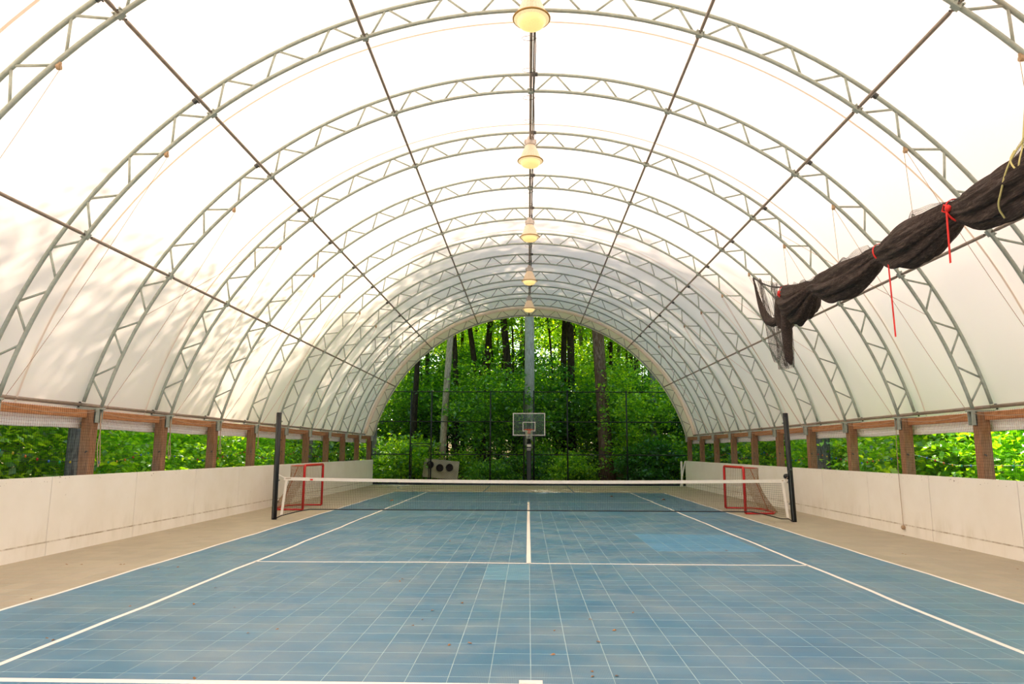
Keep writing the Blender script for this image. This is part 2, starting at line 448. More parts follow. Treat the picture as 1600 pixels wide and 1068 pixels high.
be.add(vs, [(j*(NA+1)+i, j*(NA+1)+i+1, (j+1)*(NA+1)+i+1, (j+1)*(NA+1)+i) for j in range(3) for i in range(NA)])
put('end_band', be, M_FABRIC, ceiling, True)
put('keder_tube', MB().tube(arc(RO-.06, 16.55, -AF, AF, NA), .075, 8), M_FABRIC, ceiling, True)
for k in range(-2, 7):
    y = -6.52+3.69*k
    if y < 16: put('seam', MB().add(arc(RF-.05, y-.022, -AFF, AFF, NA)+arc(RF-.05, y+.022, -AFF, AFF, NA), [(i, i+1, NA+2+i, NA+1+i) for i in range(NA)]), M_SEAM, ceiling, True)

# ------------------------------------------------------------------ trusses
def chord_mesh(r, rad, name):
    return MB().tube([(p[0]-CX, 0, p[2]-CZ) for p in arc(r, 0)], rad, 8).mesh(name, M_TRUSS, True)
outer_me = chord_mesh(RO, .031, 'outer_chord'); inner_me = chord_mesh(RI, .031, 'inner_chord')
def pol(r, a): return (r*math.sin(a), 0, r*math.cos(a))
bA = MB().tube([pol(RI, .012), pol(RO-.01, A1/2-.003)], .0175, 6).mesh('web_brace', M_TRUSS, True)
bB = MB().tube([pol(RO-.01, A1/2+.003), pol(RI, A1-.012)], .0175, 6).mesh('web_brace', M_TRUSS, True)
clampm = MB().box(-.05, .05, -.04, .04, -.04, .035)
clampm = clampm.tube([(-.05, -.06, .02), (-.05, .06, .02)], .014, 6).tube([(.05, -.06, .02), (.05, .06, .02)], .014, 6).mesh('clamp', M_TRUSS)
couplm = MB().tube([(-.06, 0, 0), (.06, 0, 0)], .042, 8).tube([(0, -.05, -.03), (0, .05, -.03)], .012, 6).mesh('coupler', M_DARKSTEEL)
trlab = {-1: 'arched steel truss nearest the camera and behind the top corners', 0: 'arched steel truss whose shoulders cross both top corners of the view'}
for k in range(-1, 12):
    n = 12-k
    lab = trlab.get(k) or ('arched steel truss at the far end opening, its bays backed by cream fabric' if k == 11 else '%s arched steel truss counted from the far end opening' % ORD[11-k])
    t = thing('arch_truss', lab, 'truss', (CX, TY[k], CZ), 0, 'arched roof trusses')
    link('outer_chord', outer_me, t); link('inner_chord', inner_me, t)
    for q in range(-12, 12):
        link('web_brace', bA, t, rot=(0, q*A1, 0)); link('web_brace', bB, t, rot=(0, q*A1, 0))
    for q in (-9, -6, -3, 0, 3, 6, 9):
        a = q*A1; link('clamp', clampm, t, pol(RI, a), (0, a, 0))
    for q in (-6, 6, 0):
        a = q*A1+(.0085 if q >= 0 else -.0085); link('coupler', couplm, t, pol(RO, a), (0, a, 0))
    for s in (-1, 1):   # foot plate joining both chords, and the down bracket on the post face
        pl = MB(); x0, x1 = 7.66, 8.0
        pl.box(min(s*7.56, s*8.05), max(s*7.56, s*8.05), -.055, .055, -.02, .012)
        pl.box(min(s*7.60, s*7.68), max(s*7.60, s*7.68), -.06, -.045, -.25, -.02).box(min(s*7.60, s*7.68), max(s*7.60, s*7.68), .045, .06, -.25, -.02)
        pl.box(min(s*7.665, s*7.685), max(s*7.665, s*7.685), -.06, .06, -.25, -.02)
        put('foot_plate', pl, M_TRUSS, t, loc=(-CX, 0, 2.37-CZ))
        put('eave_bolt', MB().tube([(0, -.02, -.03), (0, -.02, .07)], .02, 6).box(-.03, .03, -.04, .01, .03, .07), M_DARKSTEEL, t, loc=(s*8.04, 0, 2.42-CZ))

# ------------------------------------------------------------------ purlins
ptube = {}
names = {-9: 'lowest roof purlin on the left side', -6: 'middle roof purlin on the left side', -3: 'upper roof purlin on the left side', 0: 'ridge purlin carrying the lamps',
         3: 'upper roof purlin on the right side', 6: 'middle roof purlin on the right side', 9: 'lowest roof purlin on the right side, passing beneath the black rolled net'}
L = 2.442
pme = MB().tube([(0, .03, 0), (0, .10, .0), (0, .16, 0), (0, L-.16, 0), (0, L-.10, 0), (0, L-.02, 0)], [.014, .018, .027, .027, .02, .014], 8).mesh('pipe', M_PIPE, True)
bolt = MB().tube([(-.03, .10, 0), (.03, .10, 0)], .011, 5).mesh('bolt', M_DARKSTEEL)
for q, lab in names.items():
    a = q*A1; x, z = CX+(RI+.0)*math.sin(a), CZ+(RI+.0)*math.cos(a)
    t = thing('purlin', lab, 'purlin', (x, 0, z), 0, 'lengthwise roof purlins')
    for k in range(-1, 11):
        p = link('pipe', pme, t, (0, TY[k], .0)); link('bolt', bolt, p, (0, 2.26, 0)); link('bolt', bolt, p, (0, 0, 0))
for s in (-1, 1):
    t = thing('eave_pipe', 'grey eave pipe along the %s foot of the roof fabric' % ('left' if s < 0 else 'right'), 'pipe', (s*7.985, 0, 2.44), 0, 'eave pipes')
    for k in range(-1, 11):
        put('pipe', MB().tube([(0, TY[k]+.02, 0), (0, TY[k+1]-.02, 0)], .032, 8), M_PIPE, t, True)
c = thing('conduit', 'thin grey conduit and black cable strapped beside the ridge purlin', 'conduit', (CX+.05, 0, CZ+RI+.01))
put('tube', MB().tube([(0, -12, 0), (0, 12.0, 0)], .014, 6), M_PIPE, c, True)
put('cable', MB().tube([(.018+.012*math.sin(i*1.9), -12+i*.8, -.022+.01*math.sin(i*2.7)) for i in range(31)], .009, 5), M_CABLE, c, True)
for i in range(24): put('cable_tie', MB().tube([(-.085+.12*math.cos(a), -11.5+i*.98, .0+.045*math.sin(a)) for a in np.linspace(0, 2*PI, 9)], .005, 4), M_CABLE, c)

# ------------------------------------------------------------------ side boards, posts, headers, curtains, netting
for s in (-1, 1):
    side = 'left' if s < 0 else 'right'
    X0 = s*7.60
    wl = put('wall_'+side, MB().box(min(X0+s*.02, X0+s*.05), max(X0+s*.02, X0+s*.035), YB, 17.30, -.02, 1.205), mat_simple('board backing', srgb(96, 76, 52), .9))
    tag(wl, 'low white dasher board wall on the %s' % side, kind='structure')
    y = (-6.02 if s < 0 else -3.48)-6*2.44
    while y < 17.3:
        y0, y1 = max(y+.007, YB), min(y+2.44-.007, 17.30)
        if y1-y0 > .1:
            xa, xb = sorted((X0, X0+s*.02))
            put('panel', MB().cbox(xa, xb, y0, y1, .2085, 1.222, .002), M_BOARD, wl)
            xa, xb = sorted((X0-s*.008, X0+s*.02))
            put('kick_panel', MB().cbox(xa, xb, y0, y1, 0, .207, .002), M_BOARD, wl)
        y += 2.44
    # cap end at the far opening
    if s > 0: put('end_post', MB().cbox(7.36, 7.44, 17.2, 17.3, 0, 1.2, .004).tube([(7.30, 17.15, 0), (7.58, 17.25, 1.2)], .03, 4), M_WHITE, wl)
    for k in range(-2, 12):
        n = ORD[11-k]
        lab = '%s wooden post of the %s wall counted from the far end' % (n, side)
        t = thing('timber_post', lab, 'post', (s*7.785, TY[k], 0), 0, 'wooden posts on the %s' % side)
        ob = put('shaft', MB().cbox(-.095, .095, -.095, .095, -.05, 2.345, .01), M_WOOD, t)
        put('side_bracket', MB().box(-.01, .03, .096, .115, 1.75, 2.06), M_DARKSTEEL, t, loc=(s*.09, 0, 0))
        put('latch', MB().tube([(0, -.1, 1.62), (0, -.13, 1.62), (0, -.15, 1.60)], .012, 5), M_DARKSTEEL, t, loc=(-s*.06, 0, 0))
    t = thing('header_beam', 'orange brown timber header running between the %s post tops' % side, 'beam', (s*7.83, 0, 0), 0, 'timber headers')
    for k in range(-2, 11):
        put('beam', MB().cbox(-.045, .045, TY[k]+.1, TY[k+1]-.1, 2.205, 2.343, .004), M_BEAM, t)
    for k in range(-2, 11):
        bay = ORD[10-k]
        t = thing('rolled_curtain', 'white rolled curtain, %s bay of the %s wall from the far end' % (bay, side), 'curtain', (s*7.97, TY[k]+L/2, 2.11), 0, 'rolled curtains on the %s' % side)
        mb = MB(); pr = [(-.03, .10), (-.04, .03), (-.052, .02), (-.055, -.02), (-.048, -.03), (-.055, -.07), (-.03, -.095), (.02, -.09), (.05, -.03), (.05, .05), (.02, .10)]
        hl = L/2-.01; m = len(pr); ny = 6; vs = []
        for j in range(ny+1):
            yy = -hl+2*hl*j/ny; dz = .008*math.sin(j*1.3+k*2.1)
            vs += [(-s*-px_ if False else s*px_, yy, pz+dz) for px_, pz in pr]
        fs = [(j*m+i, j*m+(i+1) % m, (j+1)*m+(i+1) % m, (j+1)*m+i) for j in range(ny) for i in range(m)]+[tuple(range(m)), tuple(range(ny*m, ny*m+m))]
        mb.add(vs, fs); put('fabric_roll', mb, M_CURTAIN, t, True)
        put('flap', MB().box(-.012, .012, -hl, hl, .09, .26), M_CURTAIN, t, loc=(s*.045, 0, 0))
    # netting over the openings
    P = []
    ysn = np.arange(YB, 17.2, .05); zsn = np.arange(1.2, 2.36, .05)
    P = np.array([[(s*(7.668+.008*math.sin(yy*1.3+zz*2)), yy, zz+.012*math.sin(yy*2.1)) for zz in zsn] for yy in ysn])
    segs = []
    for i in range(len(ysn)): segs.append((P[i, 0], P[i, -1]))
    for j in range(len(zsn)):
        for i in range(0, len(ysn)-8, 8): segs.append((P[i, j], P[i+8, j]))
    o = link('safety_netting', strands(segs, .0014, 'safety_netting', M_MESHBLK))
    tag(o, 'fine dark netting stretched over the %s side openings' % side, 'netting', kind='stuff')
    # pale lace cord along the net top
    pts = []
    for k in range(-2, 11):
        for q in range(8): u = q/8; pts.append((s*7.64, TY[k]+L*u, 2.33-.09*math.sin(PI*u)**.7))
    tag(put('lacing_cord', MB().tube(pts, .005, 4), M_ROPE), 'pale lacing cord sagging along the top of the %s netting' % side, 'cord')

# ------------------------------------------------------------------ hoist ropes with pulleys
def sagline(a, b, sag=0.0, n=10):
    a, b = Vector(a), Vector(b)
    return [a.lerp(b, i/n)-Vector((0, 0, sag*4*(i/n)*(1-i/n))) for i in range(n+1)]
PR_ = 7*A1
for s in (-1, 1):
    for k in range(0, 10):
        X, Z = CX+s*(RI)*math.sin(PR_), CZ+RI*math.cos(PR_)
        side = 'left' if s < 0 else 'right'
        extra = ' and the rolled net' if (s > 0 and k <= 3) else ''
        t = thing('hoist_rope', 'hoist rope and pulley, %s side of the %s arch from the far end' % (side, ORD[11-k]), 'rope', (X, TY[k], Z), 0, 'hoist ropes on the %s side' % side)
        put('pulley', MB().tube([(-.02, 0, -.09), (.02, 0, -.09)], .035, 12).box(-.025, .025, -.012, .012, -.12, -.03).tube([(0, 0, -.03), (0, 0, .05)], .006, 5), M_WOODBALL, t)
        foot = Vector((s*7.60-X, .0, 2.30-Z))
        rr = .0045
        if s < 0:
            put('line', MB().tube([(-.02, 0, -.11)]+sagline((-.02, 0, -.11), foot, .02), rr, 4), M_ROPE, t)
            put('line', MB().tube(sagline((.02, .0, -.11), foot+Vector((.03, .0, 0)), .10), rr, 4), M_ROPE, t)
        else:
            put('line', MB().tube(sagline((.02, 0, -.11), foot, .06), rr, 4), M_ROPE, t)
            if k <= 3:
                zt = {0: 4.95, 1: 5.0, 2: 4.95, 3: 5.15}[k]
                put('line', MB().tube([(-.02, 0, -.11), (0.03, 0, zt-Z)], rr, 4), M_ROPE, t)
                put('shackle', MB().tube([(.03+.02*math.sin(a), 0, zt-Z+.03+.03*math.cos(a)) for a in np.linspace(0, 2*PI, 9)], .006, 4), M_DARKSTEEL, t)
            else:
                put('line', MB().tube(sagline((-.02, 0, -.11), foot+Vector((0, .0, -.05)), .01), rr, 4), M_ROPE, t)
        if s < 0 and k in (1, 2, 3, 4, 5):
            d = {2: .95, 3: .85, 4: .75}.get(k, .6)
            put('tied_end', MB().tube([foot, foot+Vector((.005, .02, -.3)), foot+Vector((.0, -.02, -.6)), foot+Vector((.02, .02, -d)), foot+Vector((.03, .05, -d+.06)), foot+Vector((.01, .03, -.5)), foot+Vector((0.02, -.03, -.2)), foot+Vector((0, 0, -.02))], .009, 5), M_ROPE, t)
# cross wires on the fabric
for i, (k, s) in enumerate(((2, -1), (4, -1), (2, 1), (4, 1), (6, 1))):
    a0, a1 = 6*A1*s, 10*A1*s
    p0 = (CX+RI*math.sin(a0), TY[k+1], CZ+RI*math.cos(a0)); p1 = (CX+RI*math.sin(a1), TY[k], CZ+RI*math.cos(a1))
    tag(put('brace_wire', MB().tube(sagline(p0, p1, .03), .004, 4), M_ROPE), 'thin diagonal wire between the %s and %s arches from the far end on the %s' % (ORD[11-k], ORD[10-k], 'left' if s < 0 else 'right'), 'wire', 'diagonal roof wires')

t = thing('pull_cord', 'long pale cord with a wooden ball hanging against the right white board', 'cord', (7.56, -2.50, 0))
put('cord', MB().tube([(.03, 0, 2.30), (.0, 0, 1.9), (0, .02, 1.3), (.01, .01, .20)], .006, 5), M_ROPE, t)
put('ball', MB().lathe([(.002, -.045), (.03, -.035), (.044, 0), (.03, .035), (.002, .045)], 12, (.0, 0, .16)), M_WOODBALL, t, True)

# ------------------------------------------------------------------ rolled divider net
keys = [(-15.0, 4.62, .26), (-13.2, 4.66, .28), (-12.2, 4.74, .16), (-11.2, 4.66, .28), (-10.0, 4.66, .29), (-9.3, 4.64, .29), (-8.75, 4.67, .24), (-8.33, 4.77, .125), (-8.0, 4.72, .22), (-7.4, 4.64, .30), (-6.8, 4.68, .24), (-6.33, 4.77, .12),
        (-5.9, 4.72, .21), (-5.2, 4.66, .28), (-4.6, 4.68, .27), (-4.1, 4.76, .2), (-3.78, 4.84, .11), (-3.5, 4.76, .22), (-3.1, 4.68, .34), (-2.75, 4.70, .37), (-2.45, 4.84, .30), (-2.25, 5.0, .20)]
ky = [q[0] for q in keys]
def soft(pts, it=3):
    pts = [Vector(p) for p in pts]
    for _ in range(it):
        q = [pts[0]]
        for a, b in zip(pts[:-1], pts[1:]): q += [a.lerp(b, .25), a.lerp(b, .75)]
        pts = q+[pts[-1]]
    return pts
def roll_at(y): return np.interp(y, ky, [q[1] for q in keys]), np.interp(y, ky, [q[2] for q in keys])
ny, na = 260, 64; V = []
for i in range(ny+1):
    y = -15+12.75*i/ny; zc, r = roll_at(y); sm = [roll_at(y+d) for d in (-.12, 0, .12)]; zc = sum(q[0] for q in sm)/3; r = sum(q[1] for q in sm)/3
    for j in range(na):
        a = 2*PI*j/na
        fold = .11*math.sin(5*a+1.3*math.sin(y*1.1)+y*.9)+.075*math.sin(11*a-y*1.7+math.sin(y*2.3))+.05*math.sin(23*a+y*3.1)+.02*math.sin(41*a-y*2.0)
        rr = r*(1+fold*(1.15 if r > .16 else .6))
        zz = rr*math.sin(a)
        if zz < 0: zz *= 1.12
        V.append((5.58+.9*rr*math.cos(a)+.02*math.sin(y*2), y, zc+zz))
fs = [(i*na+j, i*na+(j+1) % na, (i+1)*na+(j+1) % na, (i+1)*na+j) for i in range(ny) for j in range(na)]
fs += [tuple(range(na)), tuple(range(ny*na, ny*na+na))]
def mat_rollnet():
    t = NT('black knitted netting'); p = t.pos()
    n = t.noise(t.mapped(p, (30, 3, 30)), 2, 5, .6)
    k = t.noise(p, 95, 2, .8)
    c = t.ramp(n, [(.3, srgb(40, 33, 30)), (.55, srgb(66, 55, 50)), (.75, srgb(104, 90, 82))])
    sep = t.n('SeparateXYZ'); t.l(t.n('NewGeometry').outputs['Normal'], sep.inputs[0])
    m = t.noise(t.mapped(p, (2, 1.1, 2)), 1.7, 3)
    sp = t.math('MULTIPLY', t.ramp(k, [(.60, (0, 0, 0)), (.66, (1, 1, 1))]), t.ramp(m, [(.48, (0, 0, 0)), (.62, (1, 1, 1))]))
    q = t.n('TexWave'); q.inputs['Scale'].default_value = 28; q.inputs['Distortion'].default_value = 4; t.l(p, q.inputs['Vector'])
    b = t.bsdf(c, .85, 0, .3, q.outputs['Fac'], .5, .006)
    tr = t.n('BsdfTransparent'); mx = t.n('MixShader'); t.l(t.math('MULTIPLY', sp, .8), mx.inputs[0]); t.l(b.outputs[0], mx.inputs[1]); t.l(tr.outputs[0], mx.inputs[2]); t.l(mx.outputs[0], t.out.inputs[0])
    return t.m
M_ROLL = mat_rollnet()
net = thing('rolled_divider_net', 'black divider netting rolled up and strung high along the right side', 'netting', (0, 0, 0))
put('rolled_body', MB().add(V, fs), M_ROLL, net, True)
# loose unrolled tail: hangs from the arch, sags and drops
def bez(pts, u):
    pts = [np.array(p, float) for p in pts]
    while len(pts) > 1: pts = [pts[i]*(1-u)+pts[i+1]*u for i in range(len(pts)-1)]
    return pts[0]
top = [(5.58, -.15, 5.93), (5.58, -.6, 5.72), (5.58, -1.3, 5.35), (5.58, -2.3, 5.2)]
put('edge_rope', MB().tube([tuple(bez(top, i/14)) for i in range(15)], .018, 5), M_CABLE, net, True)
# left hanging edge bundled cord from the arch to the low lobe
lob = [(5.58, -.15, 5.93), (5.58, -.6, 5.0), (5.6, -.9, 4.3), (5.58, -1.9, 4.45), (5.58, -2.5, 4.9)]
put('gathered_edge', MB().tube([tuple(bez(lob, i/20)) for i in range(21)], [.02+.09*math.sin(PI*min(1, i/22))**1.5 for i in range(21)], 8), M_ROLL, net, True)
nu, nv = 76, 66; P = np.zeros((nu+1, nv+1, 3))
for i in range(nu+1):
    u = i/nu; a = bez([(5.58, -.15, 5.93), (5.58, -.7, 5.0), (5.6, -1.2, 4.1), (5.58, -1.6, 3.75)], u) ; b = bez([(5.58, -2.3, 5.2), (5.58, -2.3, 4.8), (5.58, -2.25, 4.0), (5.58, -2.25, 3.5)], u)
    for j in range(nv+1):
        v = j/nv; q = a*(1-v)+b*v; q[0] += .10*math.sin(v*14+u*3)+.05*math.sin(v*31); q[2] += -.10*math.sin(PI*v)*u*1.8
        P[i, j] = q
link('loose_mesh', strands(grid_segs(P), .0025, 'loose_mesh', mat_simple('worn black net cord', srgb(84, 72, 64), .9)), net)['kind'] = 'stuff'
# the dark hanging rope of gathered net on the near side of the tail
put('hanging_lobe', MB().tube([(5.58, -2.75, 4.95), (5.56, -2.5, 4.6), (5.55, -2.25, 4.3), (5.57, -2.2, 3.95), (5.58, -2.22, 3.62), (5.6, -2.26, 3.5)], [.17, .20, .12, .10, .085, .03], 9), M_ROLL, net, True)
put('hanging_lobe', MB().tube([(5.58, -2.2, 5.15), (5.56, -1.98, 4.95), (5.55, -1.88, 4.65), (5.56, -1.95, 4.38), (5.6, -2.1, 4.3)], [.08, .13, .12, .08, .03], 10), M_ROLL, net, True)

ysx = np.linspace(-14.5, -2.6, 420); PT = np.zeros((421-1, 7, 3))
for i, yy in enumerate(ysx):
    zc, rr = roll_at(yy); pk = max(math.exp(-((yy-c)/.28)**2) for c in (-12.1, -9.8, -7.353, -4.911, -2.6)); hgt = .02+.09*pk+.04*abs(math.sin(yy*2.3))
    if rr < .16: hgt = .01
    for j in range(7): PT[i, j] = (5.58-.10*j/6*math.sin(yy*3)-.05, yy+.01*math.sin(j*2+yy*9), zc+rr*.80+(hgt+.2*rr)*j/6)
link('top_fringe', strands(grid_segs(PT), .0022, 'top_fringe', M_CABLE), net)['kind'] = 'stuff'
def red_strap(y, z, r, tail, lab, knot=True):
    t = thing('red_strap', lab, 'strap', (5.58, y, z), 0, 'red straps')
    lp = [(r*.95*math.cos(a), .05*math.sin(a), r*1.08*math.sin(a)) for a in np.linspace(0, 2*PI, 25)]
    vs = []; 
    for p in lp: vs += [(p[0], p[1]-.018, p[2]), (p[0], p[1]+.018, p[2])]
    vs2 = [(p[0]*1.05, p[1], p[2]*1.05) for p in vs]; n = len(vs)
    fs = []
    for i in range(0, n-2, 2): fs += [(i, i+1, i+3, i+2), (n+i, n+i+2, n+i+3, n+i+1), (i, i+2, n+i+2, n+i), (i+1, n+i+1, n+i+3, i+3)]
    put('loop', MB().add(vs+vs2, fs), M_STRAP, t, True)
    if knot: put('knot', MB().lathe([(.004, -.05), (.035, -.03), (.045, 0), (.03, .03), (.004, .05)], 8, (-r*.9, -.03, .02)).tube([(-r*.95, -.03, .03), (-r*.95, .04, .09), (-r*.95, .09, .02), (-r*.95, .02, -.02)], .012, 5), M_STRAP, t, True)
    if tail: put('tail', MB().add([(x, yy, zz) for zz in (tail[0], tail[1]) for (x, yy) in ((-r*.97, -.018+tail[3]+tail[2]*(zz == tail[1])), (-r*.97, .018+tail[3]+tail[2]*(zz == tail[1])), (-r*.97+.006, .018+tail[3]+tail[2]*(zz == tail[1])), (-r*.97+.006, -.018+tail[3]+tail[2]*(zz == tail[1])))],
                         [(0, 1, 5, 4), (1, 2, 6, 5), (2, 3, 7, 6), (3, 0, 4, 7), (0, 3, 2, 1), (4, 5, 6, 7)]), M_STRAP, t)
red_strap(-8.33, 4.77, .155, (-.02, -.70, .02, 0), 'knotted red strap pinching the rolled net at its thickest part, short tail down')
red_strap(-6.36, 4.77, .145, (-.22, -1.42, -.04, -.42), 'thin red strap round the middle of the rolled net with the longest hanging tail', False)
red_strap(-2.35, 5.0, .20, None, 'small red strap tied at the far drooping end of the rolled net', True)
t = thing('tie_rope', 'pale yellow rope looped over the rolled net at the right edge of the view', 'rope', (5.58, -9.6, 4.65))
put('loop', MB().tube(soft([(-.02, -.2, 1.35), (-.12, -.2, .42), (-.2, -.16, .32), (-.30, -.10, .1), (-.31, -.0, -.12), (-.27, .14, -.24), (-.16, .2, -.35)]), .011, 5), M_YROPE, t, True)
put('loop', MB().tube(soft([(.03, -.16, 1.35), (-.10, -.12, .36), (-.22, -.26, .25), (-.30, -.32, .12), (-.30, -.28, .0), (-.27, -.12, .2), (-.18, -.1, .33)]), .010, 5), M_YROPE, t, True)

# ------------------------------------------------------------------ lamps
def mat_glassy(name, c, e, es):
    t = NT(name); n = t.noise(t.mapped(t.obj(), (20, 20, 3)), 3, 3)
    cc = t.ramp(n, [(.35, tuple(x*.82 for x in c)), (.65, c)])
    b = t.bsdf(cc, .35, 0, .5); b.inputs['Emission Color'].default_value = (*e, 1); b.inputs['Emission Strength'].default_value = es; return t.m
M_SHADE = mat_glassy('prismatic lamp shade', srgb(216, 196, 176), (1, .62, .28), .16)
M_LENS = mat_glassy('glowing lamp lens', srgb(240, 215, 160), (1, .66, .22), .55)
M_CONE = mat_glassy('lamp lens rim', srgb(244, 226, 190), (1, .72, .36), .35)
M_BALLAST = mat_simple('pale ballast housing', srgb(196, 184, 174), .5, .1)
lshade = MB().lathe([(.085, .0), (.11, -.03), (.16, -.14), (.205, -.26), (.235, -.345)], 48, wav=.02).mesh('shade', M_SHADE, False)
lrim = MB().lathe([(.235, -.345), (.275, -.352), (.285, -.365), (.275, -.378), (.255, -.378)], 32).mesh('rim', mat_simple('brass rim', srgb(176, 138, 70), .4, .3), True)
llens = MB().lathe([(.21, -.395), (.205, -.435), (.17, -.475), (.10, -.50), (.001, -.512)], 32).mesh('lens', M_LENS, True)
lcone = MB().lathe([(.262, -.378), (.21, -.397)], 32).mesh('lens_rim', M_CONE, True)
lbal = MB().lathe([(.001, .20), (.06, .195), (.075, .16), (.078, .13), (.10, .12), (.115, .02), (.12, -.01), (.08, -.03)], 16).box(-.13, -.09, -.02, .02, .03, .12).box(.09, .13, -.02, .02, .03, .12).mesh('ballast', M_BALLAST, True)
llab = {1: 'nearest hanging warm lamp cut off by the top edge of the view', 3: 'second hanging warm lamp from the camera under the ridge', 5: 'middle one of the five hanging warm lamps', 7: 'fourth hanging warm lamp from the camera under the ridge', 9: 'farthest and smallest hanging warm lamp before the end opening'}
for k in (1, 3, 5, 7, 9):
    t = thing('pendant_lamp', llab[k], 'lamp', (CX, TY[k]-.36, {1: 7.82, 3: 7.72, 5: 7.55, 7: 7.46, 9: 7.46}[k]+.512), 0, 'pendant lamps under the ridge')
    for nme, me in (('shade', lshade), ('rim', lrim), ('lens', llens), ('lens_rim', lcone), ('ballast', lbal)): link(nme, me, t)
    hz = CZ+RI-t.location.z
    put('hook', MB().tube([(0, 0, .18), (0, 0, hz-.04), (.02, 0, hz-.02), (0, 0, hz)], .012, 6).tube([(.06, 0, .15), (.06, 0, hz)], .008, 5), M_CABLE, t, True)

# ------------------------------------------------------------------ net posts and tennis net
def net_post(x, y, lean, lab, h):
    t = thing('net_post', lab, 'post', (x, y, 0), 0, 'net posts')
    put('pole', MB().tube([(0, 0, 0), (lean, 0, h-.02)], .062, 16).tube([(lean, 0, h-.02), (lean, 0, h)], [.062, .055], 16), M_BLACK, t, True)
    for z in (.42, .93, 1.9, 2.35): put('eyelet', MB().tube([(-.065*(1 if x > 0 else -1)+lean*z/h, -.0, z-.015), (-.10*(1 if x > 0 else -1)+lean*z/h, 0, z), (-.065*(1 if x > 0 else -1)+lean*z/h, 0, z+.015)], .008, 5), M_BLACK, t)
    put('groove', MB().box(-.012, .012, -.068, -.06, .03, h-.1), M_DARKSTEEL, t, loc=(lean/2, 0, 0), rot=(0, math.atan2(lean, h), 0))
    return t
net_post(-6.155, .0, -.015, 'black net post on the left beside the white board', 2.57)
pr = net_post(6.37, .18, -.07, 'black net post on the right carrying the winch', 2.60)
wn = put('winch', MB().tube([(-.12, -.05, 1.07), (-.12, .05, 1.07)], .065, 14).box(-.1, 0, -.04, .04, 1.04, 1.10), M_BLACK, pr, True)
put('crank', MB().tube([(-.12, -.06, 1.07), (-.10, -.09, 1.2), (-.05, -.09, 1.24)], .012, 6).tube([(-.05, -.09, 1.24), (-.05, -.16, 1.24)], .02, 8), M_DARKSTEEL, wn)
net_t = thing('tennis_net', 'low black mesh net with white top tape across the court', 'net', (0, 0, 0))
XL, XR = -5.92, 6.10
def ztop(x): return .955+.05*((x-.04)/6)**2
def zbot(x):
    e = max(0, abs(x)-5.3); return .245-.16*min(1, e/.7)**1.2
xs = np.arange(XL, XR+.001, .042)
segs = [((x-(.06*(1-zz) if False else 0), 0, zbot(x)), (x, 0, ztop(x)-.05)) for x in xs for zz in (0,)]
for j in range(1, 17):
    u = j/17
    for i in range(0, len(xs)-1, 3):
        a, b = xs[i], xs[min(i+3, len(xs)-1)]
        segs.append(((a, 0, zbot(a)+(ztop(a)-.05-zbot(a))*u), (b, 0, zbot(b)+(ztop(b)-.05-zbot(b))*u)))
link('mesh', strands(segs, .0022, 'mesh', M_NETCORD), net_t)['kind'] = 'stuff'
tp = MB(); xt = np.linspace(XL-.04, XR+.04, 60); vs = []
for x in xt: vs += [(x, -.012, ztop(x)-.075), (x, -.014, ztop(x)), (x, .014, ztop(x)), (x, .012, ztop(x)-.075)]
tp.add(vs, [(4*i+a, 4*i+(a+1) % 4, 4*i+4+(a+1) % 4, 4*i+4+a) for i in range(59) for a in range(4)]+[(0, 1, 2, 3), (236, 239, 238, 237)])
put('top_tape', tp, M_TAPE, net_t)
for s, x in ((-1, XL), (1, XR)):
    b = MB(); x2 = x+s*.09
    b.add([(x, -.01, .99), (x-s*.06, -.01, .99), (x2-s*.06, -.01, .12), (x2, -.01, .10), (x, .01, .99), (x-s*.06, .01, .99), (x2-s*.06, .01, .12), (x2, .01, .10)], [(0, 1, 2, 3), (4, 7, 6, 5), (0, 4, 5, 1), (1, 5, 6, 2), (2, 6, 7, 3), (3, 7, 4, 0)])
    put('side_tape', b, M_TAPE, net_t)
    px_ = -6.1 if s < 0 else 6.28; py_ = 0 if s < 0 else .15
    put('tie_cord', MB().tube([(x+s*.02, 0, .985), (px_, py_, 1.06)], .008, 5), M_TAPE if s < 0 else M_ROPE, net_t)
bc = [(x, 0, zbot(x)) for x in np.linspace(XL-.07, XR+.07, 70)]
put('bottom_cord', MB().tube([(-6.13, 0, .02)]+bc+[(6.30, .1, .02)], .014, 6), M_BLACK, net_t, True)
put('label_patch', MB().box(-5.32, -5.25, -.017, -.012, .93, .965), M_STRAP, net_t)
for x, s in ((-5.9, -1), (6.08, 1)):
    put('rivet_patch', MB().box(x-.02, x+.11 if s < 0 else x+.02, -.017, -.012, .965, .985), M_ROPE, net_t)

